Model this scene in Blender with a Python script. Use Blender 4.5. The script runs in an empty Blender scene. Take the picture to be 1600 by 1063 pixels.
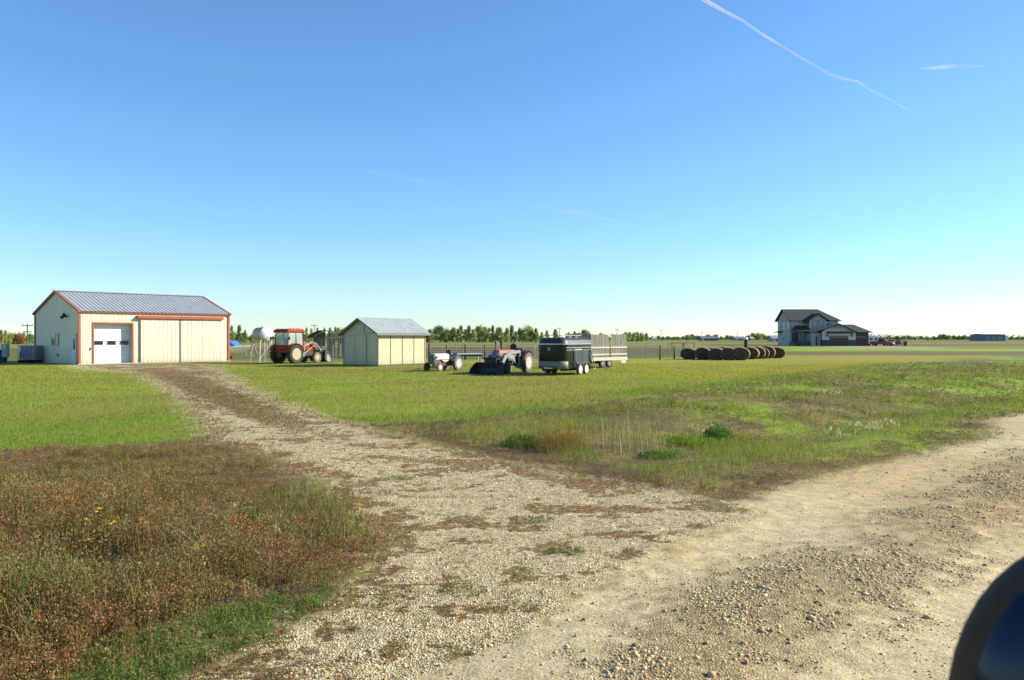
import bpy, math, random
import numpy as np
from mathutils import Vector, Matrix
R = math.radians
C = bpy.context.scene.collection
scene = bpy.context.scene
# ---------------------------------------------------------------- camera, sky, sun, exposure
F, H, HY = 1280.0, 1.9, 528.0          # focal length (px of the 1600 px photo), eye height, horizon row
K = F * H
cam = bpy.data.cameras.new('camera'); camo = bpy.data.objects.new('camera', cam); C.objects.link(camo)
camo.location = (0, 0, H); camo.rotation_euler = (R(90 - 0.16), 0, 0)
cam.sensor_width = 36; cam.lens = 28.8; cam.clip_start = 0.05; cam.clip_end = 90000
cam.dof.use_dof = True; cam.dof.focus_distance = 30; cam.dof.aperture_fstop = 9
scene.camera = camo
SUN_EL, SUN_AZ = 26.0, 79.0            # azimuth clockwise from +Y
w = bpy.data.worlds.new('World'); scene.world = w; w.use_nodes = True
nt = w.node_tree
bg = nt.nodes['Background']
sky = nt.nodes.new('ShaderNodeTexSky'); sky.sky_type = 'NISHITA'; sky.sun_disc = False
sky.sun_elevation = R(SUN_EL); sky.sun_rotation = R(SUN_AZ)
sky.altitude = 0; sky.air_density = 1.08; sky.dust_density = 0.0; sky.ozone_density = 8.5
tn = nt.nodes.new('ShaderNodeMix'); tn.data_type = 'RGBA'; tn.blend_type = 'MULTIPLY'; tn.inputs['Factor'].default_value = 1
tn.inputs['B'].default_value = (.97, .955, .91, 1); nt.links.new(sky.outputs['Color'], tn.inputs['A']); nt.links.new(tn.outputs['Result'], bg.inputs['Color'])
bg.inputs['Strength'].default_value = 0.118
sl = bpy.data.lights.new('sun', 'SUN'); sl.energy = 5.0; sl.angle = R(0.5); sl.color = (1.0, 0.92, 0.78)
so = bpy.data.objects.new('sun', sl); C.objects.link(so)
sd = Vector((math.sin(R(SUN_AZ)) * math.cos(R(SUN_EL)), math.cos(R(SUN_AZ)) * math.cos(R(SUN_EL)), math.sin(R(SUN_EL))))
so.rotation_euler = (-sd).to_track_quat('-Z', 'Y').to_euler(); so.location = (60, 0, 60)
vs = scene.view_settings
vs.view_transform = 'Standard'; vs.look = 'None'; vs.exposure = 0.95; vs.gamma = 1; vs.use_curve_mapping = False
scene.cycles.max_bounces = 6; scene.cycles.transparent_max_bounces = 12

rnd = random.Random(7); rng = np.random.default_rng(11)

# ---------------------------------------------------------------- helpers
def G(px, py):
    d = K / (py - HY); return ((px - 800) / F * d, d)

MATS = {}
def mat(name, col, rough=0.7, metal=0.0, var=0.12, scale=3.0, bump=0.0, bscale=30.0, spec=0.5, col2=None, trans=0.0, coat=0.0, stretch=None, dirt=0.0):
    if name in MATS: return MATS[name]
    m = bpy.data.materials.new(name); m.use_nodes = True; t = m.node_tree; N = t.nodes; L = t.links
    b = N['Principled BSDF']; b.inputs['Roughness'].default_value = rough; b.inputs['Metallic'].default_value = metal
    b.inputs['Specular IOR Level'].default_value = spec
    if coat: b.inputs['Coat Weight'].default_value = coat
    tc = N.new('ShaderNodeTexCoord'); vec = tc.outputs['Object']
    if stretch:
        mp = N.new('ShaderNodeMapping'); mp.inputs['Scale'].default_value = stretch; L.new(vec, mp.inputs['Vector']); vec = mp.outputs['Vector']
    n = N.new('ShaderNodeTexNoise'); n.inputs['Scale'].default_value = scale; n.inputs['Detail'].default_value = 6; n.inputs['Roughness'].default_value = 0.65
    L.new(vec, n.inputs['Vector'])
    cr = N.new('ShaderNodeMapRange'); cr.inputs['From Min'].default_value = 0.3; cr.inputs['From Max'].default_value = 0.7
    L.new(n.outputs['Fac'], cr.inputs['Value'])
    mx = N.new('ShaderNodeMix'); mx.data_type = 'RGBA'
    c2 = col2 if col2 else tuple(c * (1 + var) for c in col)
    c1 = col if col2 else tuple(c * (1 - var) for c in col)
    mx.inputs['A'].default_value = (*c1, 1); mx.inputs['B'].default_value = (*c2, 1)
    L.new(cr.outputs['Result'], mx.inputs['Factor']); res = mx.outputs['Result']
    if dirt:   # mud splashed up the foot of a wall and thin rain streaks
        sx = N.new('ShaderNodeSeparateXYZ'); L.new(tc.outputs['Object'], sx.inputs[0])
        z_ = N.new('ShaderNodeMapRange'); z_.inputs['From Min'].default_value = .02; z_.inputs['From Max'].default_value = .75; z_.inputs['To Min'].default_value = 1; z_.inputs['To Max'].default_value = 0; L.new(sx.outputs['Z'], z_.inputs['Value'])
        mp2 = N.new('ShaderNodeMapping'); mp2.inputs['Scale'].default_value = (5, 5, .5); L.new(tc.outputs['Object'], mp2.inputs['Vector'])
        n3 = N.new('ShaderNodeTexNoise'); n3.inputs['Scale'].default_value = 1.5; n3.inputs['Detail'].default_value = 5; L.new(mp2.outputs['Vector'], n3.inputs['Vector'])
        st = N.new('ShaderNodeMapRange'); st.inputs['From Min'].default_value = .45; st.inputs['From Max'].default_value = .75; st.inputs['To Max'].default_value = .25; L.new(n3.outputs['Fac'], st.inputs['Value'])
        pw = N.new('ShaderNodeMath'); pw.operation = 'POWER'; L.new(z_.outputs[0], pw.inputs[0]); pw.inputs[1].default_value = 2.5
        ad = N.new('ShaderNodeMath'); ad.operation = 'ADD'; ad.use_clamp = True; L.new(pw.outputs[0], ad.inputs[0]); L.new(st.outputs[0], ad.inputs[1])
        ml = N.new('ShaderNodeMath'); ml.operation = 'MULTIPLY'; L.new(ad.outputs[0], ml.inputs[0]); ml.inputs[1].default_value = dirt
        dm = N.new('ShaderNodeMix'); dm.data_type = 'RGBA'; L.new(ml.outputs[0], dm.inputs['Factor']); L.new(res, dm.inputs['A']); dm.inputs['B'].default_value = (.26, .21, .14, 1); res = dm.outputs['Result']
    L.new(res, b.inputs['Base Color'])
    if bump:
        n2 = N.new('ShaderNodeTexNoise'); n2.inputs['Scale'].default_value = bscale; n2.inputs['Detail'].default_value = 4
        L.new(vec, n2.inputs['Vector'])
        bp = N.new('ShaderNodeBump'); bp.inputs['Strength'].default_value = bump; bp.inputs['Distance'].default_value = 0.02
        L.new(n2.outputs['Fac'], bp.inputs['Height']); L.new(bp.outputs['Normal'], b.inputs['Normal'])
    if trans:
        b.inputs['Transmission Weight'].default_value = trans
    MATS[name] = m; return m

def leafmat(name, translucent=0.35, rough=0.75):
    """foliage: colour attribute 'Col' (the plant's own colour), partly translucent"""
    m = bpy.data.materials.new(name); m.use_nodes = True; t = m.node_tree; N = t.nodes; L = t.links
    out = N['Material Output']; b = N['Principled BSDF']; b.inputs['Roughness'].default_value = rough; b.inputs['Specular IOR Level'].default_value = 0.15
    a = N.new('ShaderNodeAttribute'); a.attribute_name = 'Col'
    L.new(a.outputs['Color'], b.inputs['Base Color'])
    tr = N.new('ShaderNodeBsdfTranslucent'); L.new(a.outputs['Color'], tr.inputs['Color'])
    mx = N.new('ShaderNodeMixShader'); mx.inputs[0].default_value = translucent
    L.new(b.outputs[0], mx.inputs[1]); L.new(tr.outputs[0], mx.inputs[2]); L.new(mx.outputs[0], out.inputs['Surface'])
    return m

class MB:
    def __init__(s): s.v = []; s.f = []; s.m = []; s.k = 0
    def add(s, vs, fs):
        o = len(s.v); s.v += [tuple(p) for p in vs]
        for f in fs: s.f.append([i + o for i in f]); s.m.append(s.k)
        return s
    def box(s, cx, cy, cz, sx, sy, sz, rz=0, ry=0, rx=0):
        M = Matrix.Translation((cx, cy, cz)) @ Matrix.Rotation(rz, 4, 'Z') @ Matrix.Rotation(ry, 4, 'Y') @ Matrix.Rotation(rx, 4, 'X')
        vs = [M @ Vector((x * sx / 2, y * sy / 2, z * sz / 2)) for x in (-1, 1) for y in (-1, 1) for z in (-1, 1)]
        return s.add(vs, [(0, 1, 3, 2), (4, 6, 7, 5), (0, 4, 5, 1), (2, 3, 7, 6), (0, 2, 6, 4), (1, 5, 7, 3)])
    def bb(s, x0, x1, y0, y1, z0, z1):
        return s.box((x0 + x1) / 2, (y0 + y1) / 2, (z0 + z1) / 2, x1 - x0, y1 - y0, z1 - z0)
    def tube(s, p, q, r, n=8, r2=None):
        p = Vector(p); q = Vector(q); d = (q - p)
        if d.length < 1e-6: return s
        d.normalize(); r2 = r if r2 is None else r2
        u = d.orthogonal().normalized(); w_ = d.cross(u)
        vs = [p + (u * math.cos(2 * math.pi * i / n) + w_ * math.sin(2 * math.pi * i / n)) * r for i in range(n)]
        vs += [q + (u * math.cos(2 * math.pi * i / n) + w_ * math.sin(2 * math.pi * i / n)) * r2 for i in range(n)]
        fs = [(i, (i + 1) % n, n + (i + 1) % n, n + i) for i in range(n)] + [tuple(range(n))[::-1], tuple(range(n, 2 * n))]
        return s.add(vs, fs)
    def path(s, pts, r, n=8):
        for a, b in zip(pts[:-1], pts[1:]): s.tube(a, b, r, n)
        return s
    def lathe(s, prof, c=(0, 0, 0), axis='y', n=24):
        """prof: (radius, height along axis)"""
        c = Vector(c); vs = []; fs = []
        for r, h in prof:
            for i in range(n):
                a = 2 * math.pi * i / n; x, z = r * math.cos(a), r * math.sin(a)
                vs.append(c + Vector({'y': (x, h, z), 'z': (x, z, h), 'x': (h, x, z)}[axis]))
        for j in range(len(prof) - 1):
            for i in range(n):
                fs.append((j * n + i, j * n + (i + 1) % n, (j + 1) * n + (i + 1) % n, (j + 1) * n + i))
        fs.append(tuple(range(n))[::-1]); fs.append(tuple(range((len(prof) - 1) * n, len(prof) * n)))
        return s.add(vs, fs)
    def prism(s, poly, a, b, plane='xz'):
        n = len(poly)
        def pt(p, h): return {'xz': (p[0], h, p[1]), 'xy': (p[0], p[1], h), 'yz': (h, p[0], p[1])}[plane]
        vs = [pt(p, a) for p in poly] + [pt(p, b) for p in poly]
        fs = [tuple(range(n)), tuple(range(n, 2 * n))[::-1]] + [(i, n + i, n + (i + 1) % n, (i + 1) % n) for i in range(n)]
        return s.add(vs, fs)
    def slab(s, pts, th):
        """polygon given by points on its top side, thickened along its normal (downwards)"""
        P = [Vector(p) for p in pts]; nrm = (P[1] - P[0]).cross(P[-1] - P[0]).normalized()
        if nrm.z < 0: nrm = -nrm
        n = len(P); vs = P + [p - nrm * th for p in P]
        return s.add(vs, [tuple(range(n)), tuple(range(n, 2 * n))[::-1]] + [(i, n + i, n + (i + 1) % n, (i + 1) % n) for i in range(n)])
    def ribbed(s, o, ex, ey, en, L, W, pitch=0.3, dep=0.025, rib=0.05, topf=None):
        """sheet with trapezoid ribs running along ey; spans L along ex, W (or topf(x)) along ey"""
        o, ex, ey, en = map(Vector, (o, ex, ey, en)); xs = []
        x = 0.0
        while x < L - 1e-6:
            for dx, h in ((0, 0), (pitch - rib * 2, 0), (pitch - rib * 1.5, dep), (pitch - rib * 0.5, dep)):
                if x + dx < L: xs.append((x + dx, h))
            x += pitch
        xs.append((L, 0)); vs = []
        for x, h in xs:
            vs.append(o + ex * x + en * h); vs.append(o + ex * x + ey * (topf(x) if topf else W) + en * h)
        return s.add(vs, [(2 * i, 2 * i + 2, 2 * i + 3, 2 * i + 1) for i in range(len(xs) - 1)])
    def build(s, name, m, parent=None, smooth=False, bevel=0.0, recalc=True, loc=None):
        me = bpy.data.meshes.new(name); me.from_pydata(s.v, [], s.f)
        ms = m if isinstance(m, (list, tuple)) else [m]
        for x in ms: me.materials.append(x)
        if len(ms) > 1: me.polygons.foreach_set('material_index', s.m)
        if recalc:
            import bmesh
            b = bmesh.new(); b.from_mesh(me); bmesh.ops.recalc_face_normals(b, faces=b.faces); b.to_mesh(me); b.free()
        if smooth:
            me.polygons.foreach_set('use_smooth', [True] * len(me.polygons)); me.set_sharp_from_angle(angle=R(38))
        me.update()
        o = bpy.data.objects.new(name, me); C.objects.link(o)
        if parent: o.parent = parent
        if loc: o.location = loc
        if bevel:
            bv = o.modifiers.new('bevel', 'BEVEL'); bv.width = bevel; bv.segments = 2; bv.limit_method = 'ANGLE'
        return o

def tag(o, label=None, cat=None, group=None, kind=None):
    if label: o['label'] = label
    if cat: o['category'] = cat
    if group: o['group'] = group
    if kind: o['kind'] = kind
    return o
def thing(name, label, cat, loc=(0, 0, 0), rz=0, group=None):
    o = bpy.data.objects.new(name, None); o.empty_display_size = 0.3; C.objects.link(o)
    o.location = loc; o.rotation_euler = (0, 0, rz); return tag(o, label, cat, group)
def copy_tree(o, parent=None):
    c = o.copy(); C.objects.link(c)
    if parent: c.parent = parent
    for ch in [x for x in bpy.data.objects if x.parent == o]: copy_tree(ch, c)
    return c
ORD = 'first second third fourth fifth sixth seventh eighth ninth tenth eleventh twelfth thirteenth fourteenth fifteenth sixteenth seventeenth eighteenth nineteenth twentieth twenty-first twenty-second twenty-third twenty-fourth twenty-fifth twenty-sixth twenty-seventh twenty-eighth twenty-ninth thirtieth'.split()

def fastmesh(name, V, T, material, cols=None, parent=None):
    """V (n,3) float, T (m,3) int, cols (n,3) linear"""
    me = bpy.data.meshes.new(name); n, m = len(V), len(T)
    me.vertices.add(n); me.vertices.foreach_set('co', np.ascontiguousarray(V, dtype=np.float32).ravel())
    me.loops.add(3 * m); me.loops.foreach_set('vertex_index', np.ascontiguousarray(T, dtype=np.int32).ravel())
    me.polygons.add(m); me.polygons.foreach_set('loop_start', np.arange(0, 3 * m, 3, dtype=np.int32))
    me.update(calc_edges=True)
    if cols is not None:
        a = me.color_attributes.new('Col', 'FLOAT_COLOR', 'POINT')
        a.data.foreach_set('color', np.concatenate([cols, np.ones((n, 1))], 1).astype(np.float32).ravel())
    me.materials.append(material)
    o = bpy.data.objects.new(name, me); C.objects.link(o)
    if parent: o.parent = parent
    return o

# numpy value noise
_T = rng.random((256, 256))
def vnoise(x, y):
    xi = np.floor(x).astype(int); yi = np.floor(y).astype(int); fx = x - xi; fy = y - yi
    fx = fx * fx * (3 - 2 * fx); fy = fy * fy * (3 - 2 * fy)
    g = lambda a, b: _T[a & 255, b & 255]
    return (g(xi, yi) * (1 - fx) + g(xi + 1, yi) * fx) * (1 - fy) + (g(xi, yi + 1) * (1 - fx) + g(xi + 1, yi + 1) * fx) * fy
def fbm(x, y, s=1.0, o=4, seed=0):
    r = np.zeros_like(x, dtype=float); a = 0.5; t = 0
    for i in range(o):
        r += a * vnoise(x * s + 17.3 * seed + 5 * i, y * s + 9.1 * seed + 3 * i); t += a; a *= 0.5; s *= 2.1
    return r / t
def sst(a, b, x):
    t = np.clip((x - a) / (b - a), 0, 1); return t * t * (3 - 2 * t)
def sdf(poly, X, Y):
    """signed distance to polygon, positive inside"""
    d = np.full(X.shape, 1e9); ins = np.zeros(X.shape, bool); n = len(poly)
    for i in range(n):
        ax, ay = poly[i]; bx, by = poly[(i + 1) % n]
        ex, ey = bx - ax, by - ay
        t = np.clip(((X - ax) * ex + (Y - ay) * ey) / (ex * ex + ey * ey + 1e-12), 0, 1)
        d = np.minimum(d, np.hypot(X - ax - t * ex, Y - ay - t * ey))
        c = ((ay > Y) != (by > Y)) & (X < (bx - ax) * (Y - ay) / (by - ay + 1e-12) + ax); ins ^= c
    return np.where(ins, d, -d)

# ---------------------------------------------------------------- the ground: heights and what grows where
def gz(X, Y):
    """terrain height: flat prairie, a shallow ditch along the road on both sides of the approach"""
    X = np.asarray(X, float); Y = np.asarray(Y, float)
    ax, ay = 0.70, 0.714                      # road direction
    cxy = (-4.6, 7.3)
    s = (X - cxy[0]) * ax + (Y - cxy[1]) * ay; n = -(X - cxy[0]) * ay + (Y - cxy[1]) * ax
    z = -0.32 * np.exp(-(n / 0.95) ** 2) * (1 - sst(-0.6, 1.6, s))
    z += -.42 * np.exp(-((X + 3.30) / .42) ** 2 - ((Y - 6.60) / .34) ** 2)      # washed-out hollow
    cxy = (5.6, 17.5)
    s = (X - cxy[0]) * ax + (Y - cxy[1]) * ay; n = -(X - cxy[0]) * ay + (Y - cxy[1]) * ax
    z += -0.30 * np.exp(-(n / 1.6) ** 2) * sst(-4.5, -0.5, s) * (1 - sst(26, 40, s))
    n = -X * ay + Y * ax                          # distance across the road: graded gravel ridge and two wheel tracks
    fr = sst(60, 25, np.abs(Y)) * (1 - sst(4.6, 5.6, n)) * (.55 + .9 * fbm(X, Y, .5, 2, 70))
    z += fr * (.045 * np.exp(-((n - 2.75) / .42) ** 2) - .022 * np.exp(-((n - 1.75) / .35) ** 2) - .020 * np.exp(-((n - 3.75) / .35) ** 2))
    z += np.where((n < 5) & (Y < 20), .012 * (fbm(X, Y, 6.0, 2, 71) - .5), 0)
    m = (Y > 2) & (Y < 60)
    z += np.where(m, 0.05 * (fbm(X, Y, 0.35, 3, 5) - 0.5) * sst(2, 6, Y), 0)
    z += np.where(Y < 25, 0.022 * (fbm(X, Y, 2.2, 3, 6) - 0.5), 0)
    return z
def gz1(x, y): return float(gz(np.array([x]), np.array([y]))[0])
def rgb(r, g, b, k=1.0):
    f = lambda c: ((c / 255 + 0.055) / 1.055) ** 2.4 if c > 10 else c / 255 / 12.92
    return np.array([f(r), f(g), f(b)]) * k
def W(poly): return [G(*p) for p in poly]     # outline measured in the photo -> metres on the ground
P_lawnL = W([(-3000, 566), (60, 569), (124, 573), (215, 583), (250, 600), (290, 630), (325, 662), (338, 682), (300, 689), (200, 695), (100, 699), (0, 704), (-3000, 800)])
P_drive = W([(120, 571), (330, 570), (345, 583), (420, 625), (480, 645), (560, 665), (700, 702), (860, 738), (1010, 765), (1160, 790), (1200, 802), (1100, 838), (1000, 878), (900, 935), (800, 1005), (600, 1075), (400, 1200), (100, 1400), (300, 1063), (440, 985), (530, 930), (572, 880), (560, 820), (520, 770), (430, 715), (345, 690), (338, 682), (290, 630), (250, 600), (215, 583), (125, 577)])
P_road = W([(1160, 788), (1230, 762), (1300, 742), (1440, 712), (1560, 682), (1545, 655), (1600, 647), (3500, 600), (14000, 2900), (-14000, 2900), (-3000, 2000), (100, 1400), (400, 1200), (600, 1075), (800, 1005), (900, 935), (1000, 878), (1100, 838), (1200, 802)])
P_weedL = W([(-3000, 800), (0, 704), (100, 699), (200, 695), (300, 689), (338, 682), (430, 712), (520, 765), (572, 820), (575, 880), (530, 935), (440, 990), (300, 1063), (100, 1400), (-3000, 2000)])
P_mat = W([(60, 1120), (130, 1020), (230, 985), (330, 950), (420, 928), (535, 915), (500, 965), (440, 990), (330, 1035), (250, 1080)])
P_tall = W([(-900, 830), (0, 790), (180, 765), (330, 790), (470, 830), (430, 900), (280, 960), (120, 985), (-900, 1100)])
P_ditch = W([(560, 666), (700, 661), (820, 648), (950, 628), (1100, 610), (1250, 590), (1400, 571), (1550, 559), (1700, 552), (4000, 545), (3500, 600), (1600, 647), (1545, 655), (1560, 682), (1440, 712), (1300, 742), (1160, 790), (1010, 765), (860, 738), (700, 702)])
P_lawnR = W([(330, 570), (536, 566), (664, 562), (930, 562), (1060, 559), (1230, 554.5), (4000, 554.5), (1700, 552), (1550, 559), (1400, 571), (1250, 590), (1100, 610), (950, 628), (820, 648), (700, 661), (560, 666), (480, 645), (420, 625), (345, 583)])
P_row1 = W([(1000, 930), (1330, 850), (1450, 800), (1600, 715), (1800, 640), (1830, 660), (1640, 790), (1420, 930), (1250, 1063), (1000, 1300), (700, 1300), (950, 1040)])
P_track = W([(1150, 549.5), (5000, 549.5), (5000, 556), (1600, 556), (1380, 555.5), (1150, 555.5)])
P_green = W([(1225, 542), (1440, 545.5), (5000, 541), (5000, 549), (1228, 549)])
P_apron = W([(1290, 541.2), (1395, 541.2), (1500, 543.5), (1440, 546), (1300, 544.5)])
P_corral = W([(350, 543.5), (1062, 543.5), (1062, 556), (350, 556)])
P_far1 = W([(-4000, 533.5), (1100, 533.5), (1100, 543), (-4000, 543)])
P_pad = W([(115, 571.2), (205, 572.5), (245, 576), (200, 578.5), (130, 577)])

c_lawn = rgb(134, 142, 52, .90); c_lawn2 = rgb(116, 140, 44, .80); c_yel = rgb(164, 158, 40, .74); c_dry = rgb(120, 98, 64, .74)
c_red = rgb(116, 78, 48, .76); c_grav = rgb(204, 186, 142, .92); c_dirt = rgb(204, 186, 142, .84); c_field = rgb(160, 152, 80, .62)
c_dull = rgb(120, 122, 62, .64); c_gb = rgb(114, 102, 70, .80); c_brt = rgb(134, 158, 42, .88)

def ground(X, Y):
    """returns albedo (n,3), gravel amount, and region weights"""
    q = np.clip(Y, 3, 1e5); e = 0.02 * q                # edge softness in metres
    n1 = fbm(X, Y, 0.9, 4, 1); n2 = fbm(X, Y, 3.1, 4, 2); n3 = fbm(X, Y, 0.18, 4, 3); n4 = fbm(X * 0.5, Y, 7.0, 3, 4)
    wob = (n2 - .5) * 1.0 + (n1 - .5) * 1.1 + (fbm(X, Y, 8.5, 2, 33) - .5) * 1.5 * (1 - sst(18, 30, Y))
    def wt(P, k=1.0, s=1.0, off=0.0): return sst(-1, 1, (sdf(P, X, Y) + off + wob * 0.045 * q * k) / (e * s * 1.0))
    col = np.tile(c_dull, (len(X), 1))
    n5 = fbm(X * 0.05, Y * 0.3, 0.09, 3, 8)
    def mixc(c, w_): nonlocal col; col = col * (1 - w_[:, None]) + np.asarray(c) * w_[:, None]
    mixc(c_field, sst(.4, .6, n5) * .8)
    mixc(c_field, wt(P_far1, .4) * .9)
    mixc(rgb(132, 118, 78, .55), wt(P_corral, .5) * sst(.3, .5, n3 * .5 + n1 * .5))
    mixc(c_brt, wt(P_green, .25)); mixc(rgb(176, 164, 132, .7), wt(P_apron, .2))
    lr = wt(P_lawnR, .5); ll = wt(P_lawnL, .7)
    mixc(c_lawn, lr); yl = lr * sst(2.0, 9.0, X + (n3 - .5) * 8) * sst(24, 34, Y)
    mixc(c_yel, yl * (.35 + .6 * sst(.35, .6, n3)))
    sdr = sdf(P_ditch, X, Y); edge = lr * sst(-3.2, -0.6, sdr) * sst(.0, .8, 1.2 - 0.0 * X)
    mixc(c_lawn2 * 1.02, edge * .85)
    mixc(rgb(148, 130, 70, .80), lr * np.maximum(sst(.54, .68, n1), sst(.5, .64, n3)) * .5)
    mixc(rgb(138, 126, 80, .55), wt(P_track, .25))
    mixc(c_lawn, ll); mixc(c_lawn2, ll * (1 - sst(17, 30, Y)) * .8)
    mixc(rgb(142, 130, 64, .80), ll * np.maximum(sst(.55, .7, n1), sst(.5, .66, n3)) * .4)
    dt = wt(P_ditch, .8); sdr_l = -np.abs(sdf(P_lawnR, X, Y)) + 1.6
    mixc(rgb(116, 116, 54, .78), dt); mixc(c_gb, dt * sst(.40 , .54, n1))
    up = np.clip(1 - np.abs(-(X - 5.6) * .714 + (Y - 17.5) * .7) / 2.6, 0, 1)
    mixc(rgb(150, 132, 84, .8), dt * sst(.55, .68, fbm(X, Y, 1.3, 3, 90)) * .6)
    mixc(c_brt * .95, dt * sst(.46, .54, n3 * .3 + n1 * .3 + .4 * fbm(X, Y, .4, 3, 9)) * sst(2.5, 7.0, X) * .95)
    mixc(c_red * .55 + c_gb * .4, dt * sst(1.3, .2, sdr + (n2 - .5) * 2.6 + (n1 - .5) * 1.5) * (1 - sst(24, 34, Y)) * (1 - .75 * sst(-.5, .8, sdr_l)))
    wl = wt(P_weedL, .9); mixc(c_gb, wl); mixc(c_red, wl * sst(.45, .6, n1) * .8)
    mt = wt(P_mat, .9) * wl; mixc(rgb(90, 108, 46, .75), mt)
    dv = wt(P_drive, 1.0); rd = wt(P_road, .5)
    mixc(c_grav, dv)
    # the strip between the wheel tracks and the edges of the drive is overgrown with short red-brown weeds
    cl = [G(235, 577), G(300, 600), G(390, 640), G(470, 672), G(560, 700), G(680, 735)]
    dc = np.full(X.shape, 1e9)
    for (x0, y0), (x1, y1) in zip(cl[:-1], cl[1:]):
        t = np.clip(((X - x0) * (x1 - x0) + (Y - y0) * (y1 - y0)) / ((x1 - x0) ** 2 + (y1 - y0) ** 2), 0, 1)
        dc = np.minimum(dc, np.hypot(X - x0 - t * (x1 - x0), Y - y0 - t * (y1 - y0)))
    far = sst(9, 22, Y)
    br = np.clip((1.15 - dc / (.55 + .9 * sst(14, 40, Y))) + (n2 - .5) * 1.8 + .6 * (far - .6), 0, 1) * far
    inner = sdf(P_drive, X, Y)
    br = np.maximum(br, sst(.0, .6, 0.55 - inner / 0.9 + (n2 - .5) * 2.2) * (1 - sst(15, 30, Y) * .3) * sst(.5, 1.6, -sdf(P_road, X, Y)))
    n6 = fbm(X * .6, Y * 1.1, 2.3, 4, 12)
    br = np.maximum(br, sst(.555, .63, n6) * .85 * sst(5.0, 8.0, Y + .35 * (n1 - .5)) * .95)
    br = np.maximum(br, sst(.61, .68, n6) * .75); br = np.maximum(br, sst(.63, .70, fbm(X * .7, Y, 5.5, 3, 13)) * .8); br = np.maximum(br, sst(.56, .66, fbm(X * .7, Y, 6.5, 3, 15)) * .7 * sst(-.6, .6, -(X + .8)) * (1 - sst(12, 16, Y)))
    br = np.clip(br, 0, 1) * dv * (1 - rd)
    br = np.maximum(br, dv * sst(26, 46, Y) * (.45 + .4 * sst(.42, .55, n1)))
    pad = wt(P_pad, .3); mixc(c_grav, pad * .8)
    mixc(c_dirt, rd); row = wt(P_row1, 1.6, 3) * rd
    mixc(rgb(180, 154, 108, .74), row * .75)
    mixc(rgb(186, 156, 104, .76), rd * sst(.45, .62, n3) * .5)
    grav = np.clip(dv * (1 - br * .9) * (1 - rd) + row * .8 + rd * .10, 0, 1)
    return col, grav, dict(vis=br, lr=lr, ll=ll, dt=dt, wl=wl, mt=mt, dv=dv, rd=rd, row=row, br=br, edge=edge, n1=n1, n2=n2, n3=n3)

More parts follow.
